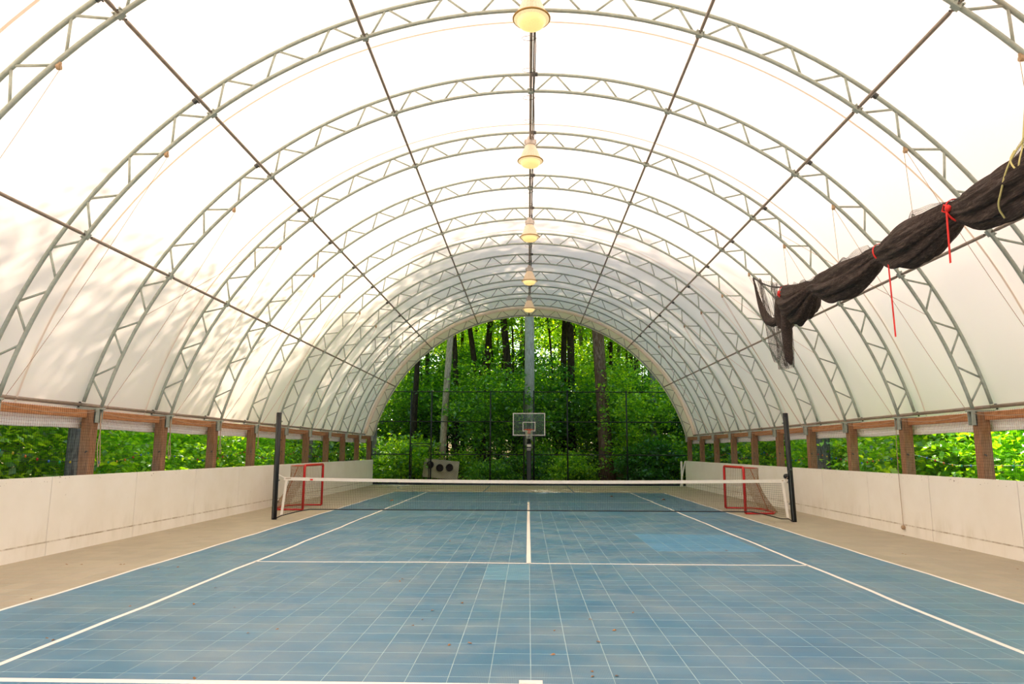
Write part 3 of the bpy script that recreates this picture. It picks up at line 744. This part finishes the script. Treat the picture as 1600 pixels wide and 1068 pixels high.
# ------------------------------------------------------------------ floor hockey goals
def bent(pts, r, n=10, k=6):
    out = [Vector(pts[0])]
    for i in range(1, len(pts)-1):
        p, a, b = Vector(pts[i]), Vector(pts[i-1]), Vector(pts[i+1]); d = .09
        p0 = p+(a-p).normalized()*d; p1 = p+(b-p).normalized()*d
        for q in range(k+1): u = q/k; out.append(p0*(1-u)**2+p*2*u*(1-u)+p1*u*u)
    out.append(Vector(pts[-1])); return MB().tube(out, r, n)
def goal(x, y0, y1, s, lab):
    H, D, DT = 1.235, .93, .46
    t = thing('hockey_goal', lab, 'goal', (x, (y0+y1)/2, 0), 0, 'hockey goals')
    h = (y1-y0)/2; bx = s*D; tx = s*DT
    put('front_frame', bent([(0, -h, .03), (0, -h, H), (0, h, H), (0, h, .03)], .036), M_RED, t, True)
    put('base_frame', bent([(0, -h, .03), (bx*.80, -h+.02, .03), (bx, -h*.55, .03), (bx, h*.55, .03), (bx*.80, h-.02, .03), (0, h, .03)], .024), M_RED, t, True)
    put('top_frame', bent([(0, -h, H-.01), (tx, -h*.75, H-.02), (tx, h*.75, H-.02), (0, h, H-.01)], .014), M_RED, t, True)
    put('back_strut', MB().tube([(tx, 0, H-.02), (bx*.99, 0, .04)], .013, 8), M_RED, t, True)
    put('base_bar', MB().tube([(0, -h, .03), (0, h, .03)], .022, 8), M_RED, t, True) if False else None
    # netting: back surface as a grid wrapped round
    nu, nv = 60, 28; P = np.zeros((nu+1, nv+1, 3))
    def loop(u, X, hh, round_):
        # U path from front -h round the back to front +h
        L1, L2 = abs(X), 2*hh; T = 2*L1+L2; d = u*T
        if d < L1: q = (s*d, -hh, 0)
        elif d < L1+L2: q = (s*L1, -hh+(d-L1), 0)
        else: q = (s*(T-d), hh, 0)
        xx, yy = q[0], q[1]
        e = (abs(xx)/abs(X))
        if round_: yy *= 1-.18*e**3
        return xx, yy
    for i in range(nu+1):
        xa, ya = loop(i/nu, tx, h*.98, True); xb, yb = loop(i/nu, bx, h*.98, True)
        for j in range(nv+1):
            v = j/nv; e = v**1.6
            P[i, j] = (xa*(1-e)+xb*e-s*.05*math.sin(PI*v)*(abs(xa)/abs(tx)), ya*(1-v)+yb*v, (H-.02)*(1-v)+.04*v)
    link('net', strands(grid_segs(P), .0035, 'net', M_GOALNETD), t)['kind'] = 'stuff'
    nu, nv = 40, 10; P = np.zeros((nu+1, nv+1, 3))
    for i in range(nu+1):
        for j in range(nv+1): P[i, j] = (tx*j/nv, (-h+2*h*i/nu)*(1-.2*(j/nv)**2), H-.015-.02*math.sin(PI*j/nv))
    link('net', strands(grid_segs(P), .0035, 'net', M_GOALNET), t)['kind'] = 'stuff'
    lace = MB()
    for yy in (-h, h):
        lace.tube([(s*(.012+.022*math.cos(a)), yy+.036*math.sin(a)*1.0, .06+a/(2*PI)*.056) for a in np.linspace(0, 2*PI*21, 21*6)], .004, 4)
    put('lacing', lace, M_NETCORD, t)
goal(-6.27, 2.52, 4.30, -1, 'red framed hockey goal behind the net on the left')
goal(5.80, 2.10, 4.00, 1, 'red framed hockey goal behind the net on the right')

# ------------------------------------------------------------------ fence, gate, hoop at the far end
YF = 17.92
fence = thing('chain_link_fence', 'tall black chain link fence closing the far end', 'fence', (0, YF, 0))
for x in (-7.86, -5.90, -4.86, -1.90, -.225, .268, 1.95, 4.90, 8.02):
    put('post', MB().tube([(x, 0, -.05), (x, 0, 4.62)], .036, 8).lathe([(.04, 0), (.03, .04), (.001, .055)], 8, (x, 0, 4.62)), M_BLACK, fence, True)
for z in (4.60, 3.10, 1.48):
    for a, b in ((-7.86, -5.9), (-5.9, -4.86), (-4.86, -1.9), (-1.9, -.225), (.268, 1.95), (1.95, 4.9), (4.9, 8.02)):
        if z == 1.48 and a == -5.9: continue
        put('rail', MB().tube([(a, 0, z), (b, 0, z)], .024, 8), M_BLACK, fence, True)
put('bottom_board', MB().box(-7.86, 8.02, -.03, .03, -.04, .07), M_BLACK, fence)
segs = []; st = .12
for d in (1, -1):
    x0 = -7.86-4.6
    while x0 < 8.02+4.6:
        za, zb = .06, 4.58
        xa, xb = x0, x0+d*(zb-za)
        # clip to fence width
        def clip(xa, za, xb, zb):
            lo, hi = -7.86, 8.02; t0, t1 = 0., 1.; dx = xb-xa
            ta, tb = sorted(((lo-xa)/dx, (hi-xa)/dx)); t0, t1 = max(t0, ta), min(t1, tb)
            if t1-t0 < .02: return None
            return ((xa+dx*t0, 0, za+(zb-za)*t0), (xa+dx*t1, 0, za+(zb-za)*t1))
        c_ = clip(xa, za, xb, zb)
        if c_: segs.append(c_)
        x0 += st
link('wire_mesh', strands(segs, .0014, 'wire_mesh', M_CHAIN), fence)['kind'] = 'stuff'
gt = thing('gate', 'narrow black framed gate in the far fence near its left end', 'gate', (-5.38, YF-.05, 0))
put('frame', bent([(-.44, 0, .10), (-.44, 0, 1.90), (.44, 0, 1.90), (.44, 0, .10)], .022), M_BLACK, gt, True)
put('frame', MB().tube([(-.44, 0, .1), (.44, 0, .1)], .022, 8).tube([(-.49, .0, 2.0), (.49, 0, 2.0)], .02, 8), M_BLACK, gt, True)
put('latch', MB().box(.42, .52, -.03, .03, 1.0, 1.1), M_BLACK, gt)
for z in (.4, 1.7, 2.0): put('hinge', MB().box(-.54, -.42, -.03, .03, z-.04, z+.04), M_BLACK, gt)

hp = thing('basketball_hoop', 'basketball hoop with glass backboard on a padded black pole at the far end', 'basketball hoop', (.03, 17.72, 0))
put('pole', MB().box(-.06, .06, -.06, .06, 0, 2.75), M_BLACK, hp)
pad = put('pole_pad', MB().cbox(-.115, .115, -.13, .10, .02, 2.08, .03), M_BLACK, hp)
put('pad_label', MB().box(-.10, .10, -.134, -.131, 1.87, 1.99), M_WHITE, pad)
put('pad_stripe', MB().box(-.10, .10, -.134, -.131, 1.77, 1.795).box(-.10, .10, -.134, -.131, 1.70, 1.725), M_WHITE, pad)
put('arm', MB().tube([(-.05, -.05, 2.0), (-.05, -.72, 2.55)], .03, 6).tube([(.05, -.05, 2.0), (.05, -.72, 2.55)], .03, 6).tube([(-.05, -.05, 2.7), (-.05, -.72, 3.1)], .03, 6).tube([(.05, -.05, 2.7), (.05, -.72, 3.1)], .03, 6), M_BLACK, hp, True)
def mat_bbglass():
    t = NT('backboard glass'); tr = t.n('BsdfTransparent'); tr.inputs[0].default_value = (.86, .92, .90, 1)
    gl = t.n('BsdfGlossy'); gl.inputs['Roughness'].default_value = .05
    fr = t.n('Fresnel'); mx = t.n('MixShader'); t.l(t.math('MULTIPLY', fr.outputs[0], .35), mx.inputs[0]); t.l(tr.outputs[0], mx.inputs[1]); t.l(gl.outputs[0], mx.inputs[2]); t.l(mx.outputs[0], t.out.inputs[0]); return t.m
bb = put('backboard', MB().box(-.77, .77, -.785, -.775, 2.42, 3.47), mat_bbglass(), hp)
def frame_mb(x0, x1, z0, z1, wd, y0, y1): return MB().box(x0, x1, y0, y1, z0, z0+wd).box(x0, x1, y0, y1, z1-wd, z1).box(x0, x0+wd, y0, y1, z0+wd, z1-wd).box(x1-wd, x1, y0, y1, z0+wd, z1-wd)
put('board_frame', frame_mb(-.785, .785, 2.40, 3.49, .045, -.80, -.76), M_WHITE, bb)
put('target_square', frame_mb(-.31, .31, 2.60, 3.06, .04, -.79, -.786), M_WHITE, bb)
put('edge_pad', MB().box(-.81, .81, -.81, -.75, 2.36, 2.40).box(-.82, -.787, -.81, -.75, 2.36, 2.66).box(.787, .82, -.81, -.75, 2.36, 2.66), M_BLACK, bb)
rim = put('rim', MB().tube([(.228*math.cos(a), -1.06+.228*math.sin(a), 2.68) for a in np.linspace(0, 2*PI, 25)], .017, 6, False).box(-.075, .075, -.83, -.80, 2.50, 2.71).box(-.06, .06, -.86, -.80, 2.655, 2.70), M_ORANGE, hp, True)
P = np.array([[((.225-.12*(v/5)**.7)*math.cos(a), -1.06+(.225-.12*(v/5)**.7)*math.sin(a), 2.67-.085*v) for v in range(6)] for a in np.linspace(0, 2*PI, 15)])
sg = []
for i in range(14):
    for v in range(5): sg.append((P[i, v], P[(i+1) % 14, v+1])); sg.append((P[(i+1) % 14, v], P[i, v+1]))
link('rim_net', strands(sg, .0055, 'rim_net', M_WHITE), rim)['label'] = 'white cord net'

# target board leaning in the woods with three dark openings
tb = thing('target_board', 'tilted beige board with three dark round holes beyond the fence', 'board', (-4.72, 20.6, .02))
def discy(cx, cz, r, y): return [(cx+r*math.cos(a), y, cz+r*math.sin(a)) for a in np.linspace(0, 2*PI, 20, endpoint=False)]
put('panel', MB().cbox(-.95, .95, -.04, .04, 0, .98, .01), mat_simple('beige board', srgb(168, 158, 130), .8, var=.12, scale=3), tb, rot=(-.12, .09, 0), loc=(0, 0, .18))
for cx, cz in ((-.52, .72), (.0, .56), (.52, .58)):
    put('hole_ring', MB().lathe([(.19, -.03), (.20, 0), (.15, .02), (.13, -.01), (.001, -.015)], 20), mat_simple('dark hole', srgb(36, 26, 18), .9, var=.4, scale=14), tb, rot=(PI/2-.12, 0, 0), loc=(cx, -.07-.05, cz+.18))

# ------------------------------------------------------------------ string lights outside both sides
bulbs = [mat_simple('bulb '+n, c, .3) for n, c in (('red', srgb(215, 50, 40)), ('yellow', srgb(235, 200, 50)), ('blue', srgb(60, 120, 200)), ('orange', srgb(235, 130, 40)), ('green', srgb(60, 180, 120)))]
bme = [MB().lathe([(.004, -.035), (.018, -.02), (.02, 0), (.008, .02)], 6).mesh('bulb', m, True) for m in bulbs]
for s in (-1, 1):
    t = thing('string_lights', 'string of tiny coloured bulbs hung outside the %s openings' % ('left' if s < 0 else 'right'), 'string lights', (s*8.6, 0, 0), 0, 'string lights')
    pts = []
    for i in range(0, 161):
        y = -8+i*.15; pts.append((0, y, 1.62-.22*abs(math.sin((y+1)*PI/4.9))+.02*math.sin(y*3)))
    put('wire', MB().tube(pts, .004, 4), M_CABLE, t)
    for i in range(2, 160, 2): link('bulb', bme[(i//2*7) % 5], t, pts[i])

# ------------------------------------------------------------------ fallen leaves on the floor
lf = MB().add([(-.03, 0, .002), (-.005, -.018, .006), (.03, 0, .003), (.0, .018, .012), (.012, .006, .016)], [(0, 1, 4), (1, 2, 4), (2, 3, 4), (3, 0, 4)]).mesh('fallen_leaf', M_DRY)
pix = [(30, 873), (58, 868), (66, 867), (188, 882), (127, 882), (247, 889), (104, 882), (48, 936), (195, 882), (265, 834), (312, 814), (320, 824), (203, 947), (303, 944), (278, 886), (337, 918), (367, 949), (433, 983), (388, 989), (304, 1060), (73, 997), (83, 1000), (625, 908), (630, 905), (660, 968), (645, 977), (734, 1005), (702, 1008), (864, 1023), (989, 957), (925, 1049), (926, 1057), (964, 1056), (722, 942), (923, 968), (960, 985), (676, 954), (866, 985), (935, 1003), (1387, 831), (1340, 818), (1412, 837), (1500, 860), (1213, 823), (1210, 817), (908, 815), (703, 845), (635, 843), (1135, 860), (1410, 865), (1415, 866), (1590, 889), (1350, 822), (1440, 838)]
for x, y in pix:
    d = FW+RT*(x-800)/F_PX-UP*(y-534)/F_PX; q = CAM+d*(-CAM[2]/d[2])
    o = link('fallen_leaf', lf, None, (q[0], q[1], .001), (0, 0, random.uniform(0, 6))); sc_ = random.uniform(.5, 1.0); o.scale = (sc_, sc_, sc_)
    tag(o, 'small dry brown leaf lying on the court tiles', 'leaf', 'dry leaves scattered on the floor')
for x, y in ((956, 776), (1037, 781), (612, 782)):
    d = FW+RT*(x-800)/F_PX-UP*(y-534)/F_PX; q = CAM+d*(-CAM[2]/d[2])
    o = link('fallen_leaf', lf, None, (q[0], q[1], .001), (0.3, 0, random.uniform(0, 6))); o.scale = (3, 3, 3)
    tag(o, 'larger curled dry leaf on the court beyond the net', 'leaf', 'large leaves beyond the net')

# ------------------------------------------------------------------ vegetation
def leaf_cloud(name, centres, spray_r, per, leaf, mat, flat=.22, seed=0):
    """sprays: flat fans of leaves round each centre. one mesh of folded rhombic leaves"""
    r = np.random.default_rng(seed); C_ = np.asarray(centres); n = len(C_)
    # spray frames, mostly horizontal
    tilt = r.normal(0, .30, (n, 2))
    u = np.repeat(C_, per, 0); m = n*per
    rad = spray_r*np.sqrt(r.random(m)); ang = r.random(m)*2*PI
    dx, dy = rad*np.cos(ang), rad*np.sin(ang); T = np.repeat(tilt, per, 0)
    P = u+np.stack([dx, dy, dx*T[:, 0]+dy*T[:, 1]+r.normal(0, spray_r*flat*.5, m)-.25*rad], 1)
    yaw = r.random(m)*2*PI; ln = leaf*(.7+.6*r.random(m)); wd = ln*(.55+.2*r.random(m))
    pit = r.normal(.0, .55, m); rol = r.normal(0, .55, m)
    ax = np.stack([np.cos(yaw)*np.cos(pit), np.sin(yaw)*np.cos(pit), -np.sin(pit)], 1)
    sd = np.stack([-np.sin(yaw), np.cos(yaw), np.zeros(m)], 1)
    nn = np.cross(ax, sd); sd = sd*np.cos(rol)[:, None]+nn*np.sin(rol)[:, None]; nn = np.cross(ax, sd)
    a = P-ax*ln[:, None]*.5; b = P+ax*ln[:, None]*.5; f = nn*wd[:, None]*.18
    c = P+sd*wd[:, None]*.5+f; d = P-sd*wd[:, None]*.5+f
    V = np.stack([a, c, b, d], 1).reshape(-1, 3); base = np.arange(m)[:, None]*4
    Ft = (base[:, None, :]+np.array([[0, 1, 2], [0, 2, 3]])[None]).reshape(-1, 3)
    me = bpy.data.meshes.new(name); me.vertices.add(len(V)); me.vertices.foreach_set('co', V.ravel())
    me.loops.add(Ft.size); me.loops.foreach_set('vertex_index', Ft.ravel().astype(np.int32))
    me.polygons.add(len(Ft)); me.polygons.foreach_set('loop_start', np.arange(0, Ft.size, 3, dtype=np.int32)); me.polygons.foreach_set('loop_total', np.full(len(Ft), 3, np.int32))
    me.materials.append(mat); me.update(calc_edges=True); return me
def ellipsoid_pts(n, c, rad, seed, shell=.35):
    r = np.random.default_rng(seed); v = r.normal(size=(n, 3)); v /= np.linalg.norm(v, axis=1, keepdims=True)
    q = (shell+(1-shell)*r.random(n)**.6)[:, None]; return np.array(c)+v*q*np.array(rad)
def clumped(n, c, rad, seed, k=14, cr=.34):
    r = np.random.default_rng(seed+99); cc = ellipsoid_pts(k, c, np.array(rad)*.8, seed)
    idx = r.integers(0, k, n); return cc[idx]+r.normal(size=(n, 3))*np.array(rad)*cr*np.array([1, 1, .55])

shrubs = [leaf_cloud('foliage', np.concatenate([ellipsoid_pts(340, (0, 0, 1.7), (1.5, 1.5, 1.9), 10+i, .3), clumped(220, (0, 0, 1.8), (1.9, 1.9, 2.0), 30+i)]), .45, 11, .17, [M_LEAFB, M_LEAFY, M_LEAFB, M_LEAFY][i], seed=i, flat=.12) for i in range(4)]
bushes = [leaf_cloud('foliage', clumped(300, (0, 0, 1.6), (1.9, 1.9, 1.9), 230+i, 12, .3), .7, 9, .26, [M_LEAF, M_LEAFD, M_LEAFY][i], seed=60+i, flat=.15) for i in range(3)]
under = [leaf_cloud('foliage', clumped(620, (0, 0, 4.2), (2.4, 2.4, 3.6), 50+i, 18, .30), .6, 12, .19, [M_LEAF, M_LEAFY, M_LEAFD][i], seed=10+i, flat=.12) for i in range(3)]
crowns = [leaf_cloud('crown', clumped(780, (0, 0, 15.5), (4.6, 4.6, 7.0), 70+i, 26, .22), .75, 14, .24, [M_LEAFY, M_LEAF, M_LEAFY][i], seed=20+i) for i in range(3)]
def trunk_mb(h, r0, r1, lean=(0, 0), wig=.08, seed=0, n=9, flare=1.35, seg=14):
    r = random.Random(seed); pts = []; rs = []
    p1, p2 = r.uniform(0, 6), r.uniform(0, 6)
    for i in range(seg+1):
        u = i/seg; pts.append((lean[0]*u+wig*math.sin(u*5+p1)*u, lean[1]*u+wig*math.sin(u*4+p2)*u, h*u-.15)); rs.append((r0+(r1-r0)*u)*(flare if i == 0 else 1.08 if i == 1 and flare > 1.1 else 1))
    return MB().tube(pts, rs, n), pts
stem_me = MB().tube([(0, 0, -.1), (.05, .02, 1), (.0, .1, 2.2), (.15, 0, 3.4)], [.035, .03, .02, .008], 6).mesh('stem', M_BARKDARK, True)
us_me = MB().tube([(0, 0, -.1), (.08, .02, 2), (-.05, .1, 4.5), (.15, 0, 7.4)], [.07, .06, .045, .015], 7).mesh('trunk', M_BARKDARK, True)
tr_me = [trunk_mb(21, .24, .07, seed=i, wig=.35)[0].mesh('trunk', [M_BARKGREY, M_BARKDARK, M_BARKDARK][i], True) for i in range(3)]

def plant(kind, x, y, sc_=1.0, rz=None, var=None, label='', cat='', group='', zs=None):
    t = thing({'s': 'shrub', 'b': 'bush', 'u': 'sapling', 'c': 'canopy_tree'}[kind], label, cat, (x, y, gz(x, y)), random.uniform(0, 6.28) if rz is None else rz, group)
    t.scale = (sc_, sc_, zs or sc_)
    if kind == 's': link('stem', stem_me, t); link('foliage', shrubs[random.randrange(4) if var is None else var], t)
    elif kind == 'b': link('stem', stem_me, t); link('foliage', bushes[random.randrange(3)], t)
    elif kind == 'u': link('trunk', us_me, t); link('foliage', under[random.randrange(3) if var is None else var], t)
    else: i = random.randrange(3) if var is None else var; link('trunk', tr_me[i], t); link('crown', crowns[i], t)
    return t
# shrubs seen through the side openings
for s in (-1, 1):
    lab = 'leafy green shrub close outside the %s openings' % ('left' if s < 0 else 'right')
    y = -6.5
    while y < 40:
        plant('s' if y < 15 else 'b', s*(11.0+random.uniform(-.4, .5)+max(0, y-10)*.06), y, random.uniform(.85, 1.1), None, None, lab, 'shrub', 'shrubs outside the %s openings' % ('left' if s < 0 else 'right'))
        y += random.uniform(1.9, 2.5)
    y = -4
    while y < 46:
        plant('u', s*(14.2+random.uniform(-.6, 1)+max(0, y-10)*.08), y, random.uniform(.7, .95), None, None, 'bushy sapling in the second row outside the %s openings' % ('left' if s < 0 else 'right'), 'tree', 'saplings outside the %s openings' % ('left' if s < 0 else 'right'))
        y += random.uniform(3.0, 4.2)
# low undergrowth behind the fence
for i, (x, y, s_) in enumerate([(-7.0, 20.5, .75), (-6.2, 22.5, .8), (-2.6, 20.6, .42), (-1.7, 21.4, .5), (-1.0, 22.8, .62), (.9, 21.2, .5), (2.0, 20.8, .55), (2.6, 22.0, .55), (5.9, 21.0, .6), (7.0, 20.6, .7), (8.2, 22.0, .8), (6.4, 23.5, .8), (-3.6, 23.8, .6), (.6, 24.5, .8), (2.9, 25.6, .7), (-8.6, 22, .9), (9.6, 20.5, .8)]):
    plant('b', x, y, s_, None, None, 'low leafy bush just beyond the far fence', 'bush', 'bushes beyond the far fence')
# understory
pts = []
tries = 0
while len(pts) < 60 and tries < 8000:
    tries += 1
    y = random.uniform(22.8, 56); hw = 3+(y+17.2)*.27; x = random.uniform(-hw, hw)
    if any((x-a)**2+(y-b)**2 < (2.1+.03*(y-20))**2 for a, b in pts): continue
    if abs(x-.07) < .6 and y < 25.0: continue
    if abs(x-4.3) < 2.2 and y < 26: continue
    if abs(x+4.9) < 2.0 and y < 25: continue
    pts.append((x, y))
for x, y in pts:
    plant('u', x, y, random.uniform(.75, 1.1)*(1+max(0, y-26)*.022), None, None, 'bushy understory tree in the woods beyond the far fence', 'tree', 'understory trees beyond the fence')
# canopy
pts = []; tries = 0
while len(pts) < 54 and tries < 9000:
    tries += 1
    y = random.uniform(29, 88); hw = 8+(y+17.2)*.33; x = random.uniform(-hw, hw)
    if any((x-a)**2+(y-b)**2 < 4.4**2 for a, b in pts): continue
    pts.append((x, y))
for x, y in pts:
    plant('c', x, y, random.uniform(.85, 1.25), None, None, 'tall canopy tree standing in the woods beyond the far fence', 'tree', 'canopy trees beyond the fence')
# canopy trees beside the shelter, which throw the soft shadows on the roof
for x, y, s_ in [(-12.7, 3.4, .82), (-13.0, -1.6, .72), (-12.6, 2.2, .70), (-13.4, 8.6, .66), (-12.0, 19.5, 1.0), (15.5, 5, .9), (14.5, 22, 1.05), (-13.5, 27, 1.1), (7.8, 43, 1.0), (9.8, 49, 1.1), (-12.2, 4.4, .72), (7.4, 24, 1.0), (-7.0, 25.5, .9)]:
    plant('c', x, y, s_, None, None, 'tall tree beyond the shelter that throws shade on its roof', 'tree', 'tall shade trees around the shelter')

# hero trunks
def hero(x, y, mb, mat, label, crown=None, name='tall_tree', csc=1.0):
    t = thing(name, label, 'tree', (x, y, gz(x, y)))
    put('trunk', mb, mat, t, True)
    if crown is not None:
        o = link('crown', crowns[crown], t, (1.0 if 3 < x < 5 else 0, -1, 5.5 if y < 25 else -1.0)); o.scale = (1.15, 1.0, 1.1)
    return t
hero(.07, 23.7, trunk_mb(27, .31, .24, (.0, 0), .02, 3, 14, 1.2)[0], M_BARKPALE, 'straight pale grey speckled tree directly behind the basketball hoop', 0)
hero(4.62, 24.2, trunk_mb(26, .40, .24, (-1.3, 0), .04, 5, 14, 1.4)[0], M_BARKBROWN, 'stout brown flaky barked tree right of the basketball hoop', 1)
hero(-4.98, 23.1, trunk_mb(20, .20, .15, (.9, 0), .12, 6, 12, 1.1)[0], M_BARKTAN, 'slender light tan tree rising behind the target board', 2)
hero(-8.35, 20.6, trunk_mb(16, .17, .13, (.1, 0), .05, 8, 10, 1.1)[0], M_BARKGREY, 'grey tree at the left end of the far fence', None)
hero(-.55, 28.0, trunk_mb(20, .27, .18, (-1.9, 0), .2, 9, 12, 1.1)[0], M_BARKDARK, 'dark tree leaning left beside the pale speckled tree', 0)
f1, fp = trunk_mb(6.6, .40, .34, (-.1, 0), .05, 12, 12, 1.2)
e = Vector(fp[-1]); f1.tube([e-Vector((0, 0, .3)), e+Vector((-.5, 0, 1.3)), e+Vector((-.9, .1, 4)), e+Vector((-1.2, .2, 9))], [.26, .2, .16, .1], 10).tube([e-Vector((0, 0, .3)), e+Vector((.35, 0, 1.3)), e+Vector((.55, .1, 4)), e+Vector((.6, .2, 9))], [.3, .24, .2, .12], 10)
hero(-3.1, 29.5, f1, M_BARKDARK, 'dark tree forking into two stems left of the leaning dark tree', None)
hero(-4.6, 28.6, trunk_mb(18, .20, .13, (-.6, 0), .2, 14, 10, 1.1)[0], M_BARKDARK, 'thin dark trunk left of the forked tree', 2, csc=.6)
hero(2.9, 29.0, trunk_mb(20, .28, .2, (-.3, 0), .15, 15, 10, 1.1)[0], M_BARKDARK, 'dark upright tree between the pale and the brown trees', 1, csc=.6)
hero(7.2, 29.5, trunk_mb(18, .18, .12, (.2, 0), .1, 16, 10, 1.1)[0], M_BARKDARK, 'slim dark tree standing right of the stout brown tree', None)
hero(8.6, 30.5, trunk_mb(16, .2, .12, (-.5, 0), .15, 17, 10, 1.1)[0], M_BARKDARK, 'dark tree farthest right in the end opening', None)
hero(-9.1, -3.2, trunk_mb(14, .17, .13, (0, 0), .04, 18, 12, 1.1)[0], M_BARKGREY, 'grey trunk behind the netting just left of the nearest left wooden post', None)
hero(9.6, 6.2, trunk_mb(14, .26, .2, (.2, 0), .05, 19, 12, 1.1)[0], M_BARKGREY, 'grey trunk seen through the right openings beside the black net post', None)
hero(-9.9, 14.3, trunk_mb(14, .2, .16, (.1, 0), .05, 20, 12, 1.1)[0], M_BARKGREY, 'dim grey trunk seen through the left openings above the hockey goal', None)
# thin dark poles of young trees
for i in range(26):
    y = random.uniform(27, 44); hw = (y+17.2)*.22; x = random.uniform(-hw, hw)
    r = random.uniform(.05, .11)
    t = thing('young_tree', 'thin dark young trunk in the woods beyond the fence', 'tree', (x, y, gz(x, y)), 0, 'thin young trunks beyond the fence')
    mb, ps = trunk_mb(random.uniform(11, 18), r, r*.5, (random.uniform(-1, 1), 0), .25, 100+i, 7, 1.0, 8)
    b = Vector(ps[5]); mb.tube([b, b+Vector((random.choice((-1, 1))*1.2, 0, .9)), b+Vector((random.choice((-1, 1))*1.6, 0, 2.0))], [r*.5, r*.35, r*.2], 5)
    put('trunk', mb, M_BARKDARK, t, True)
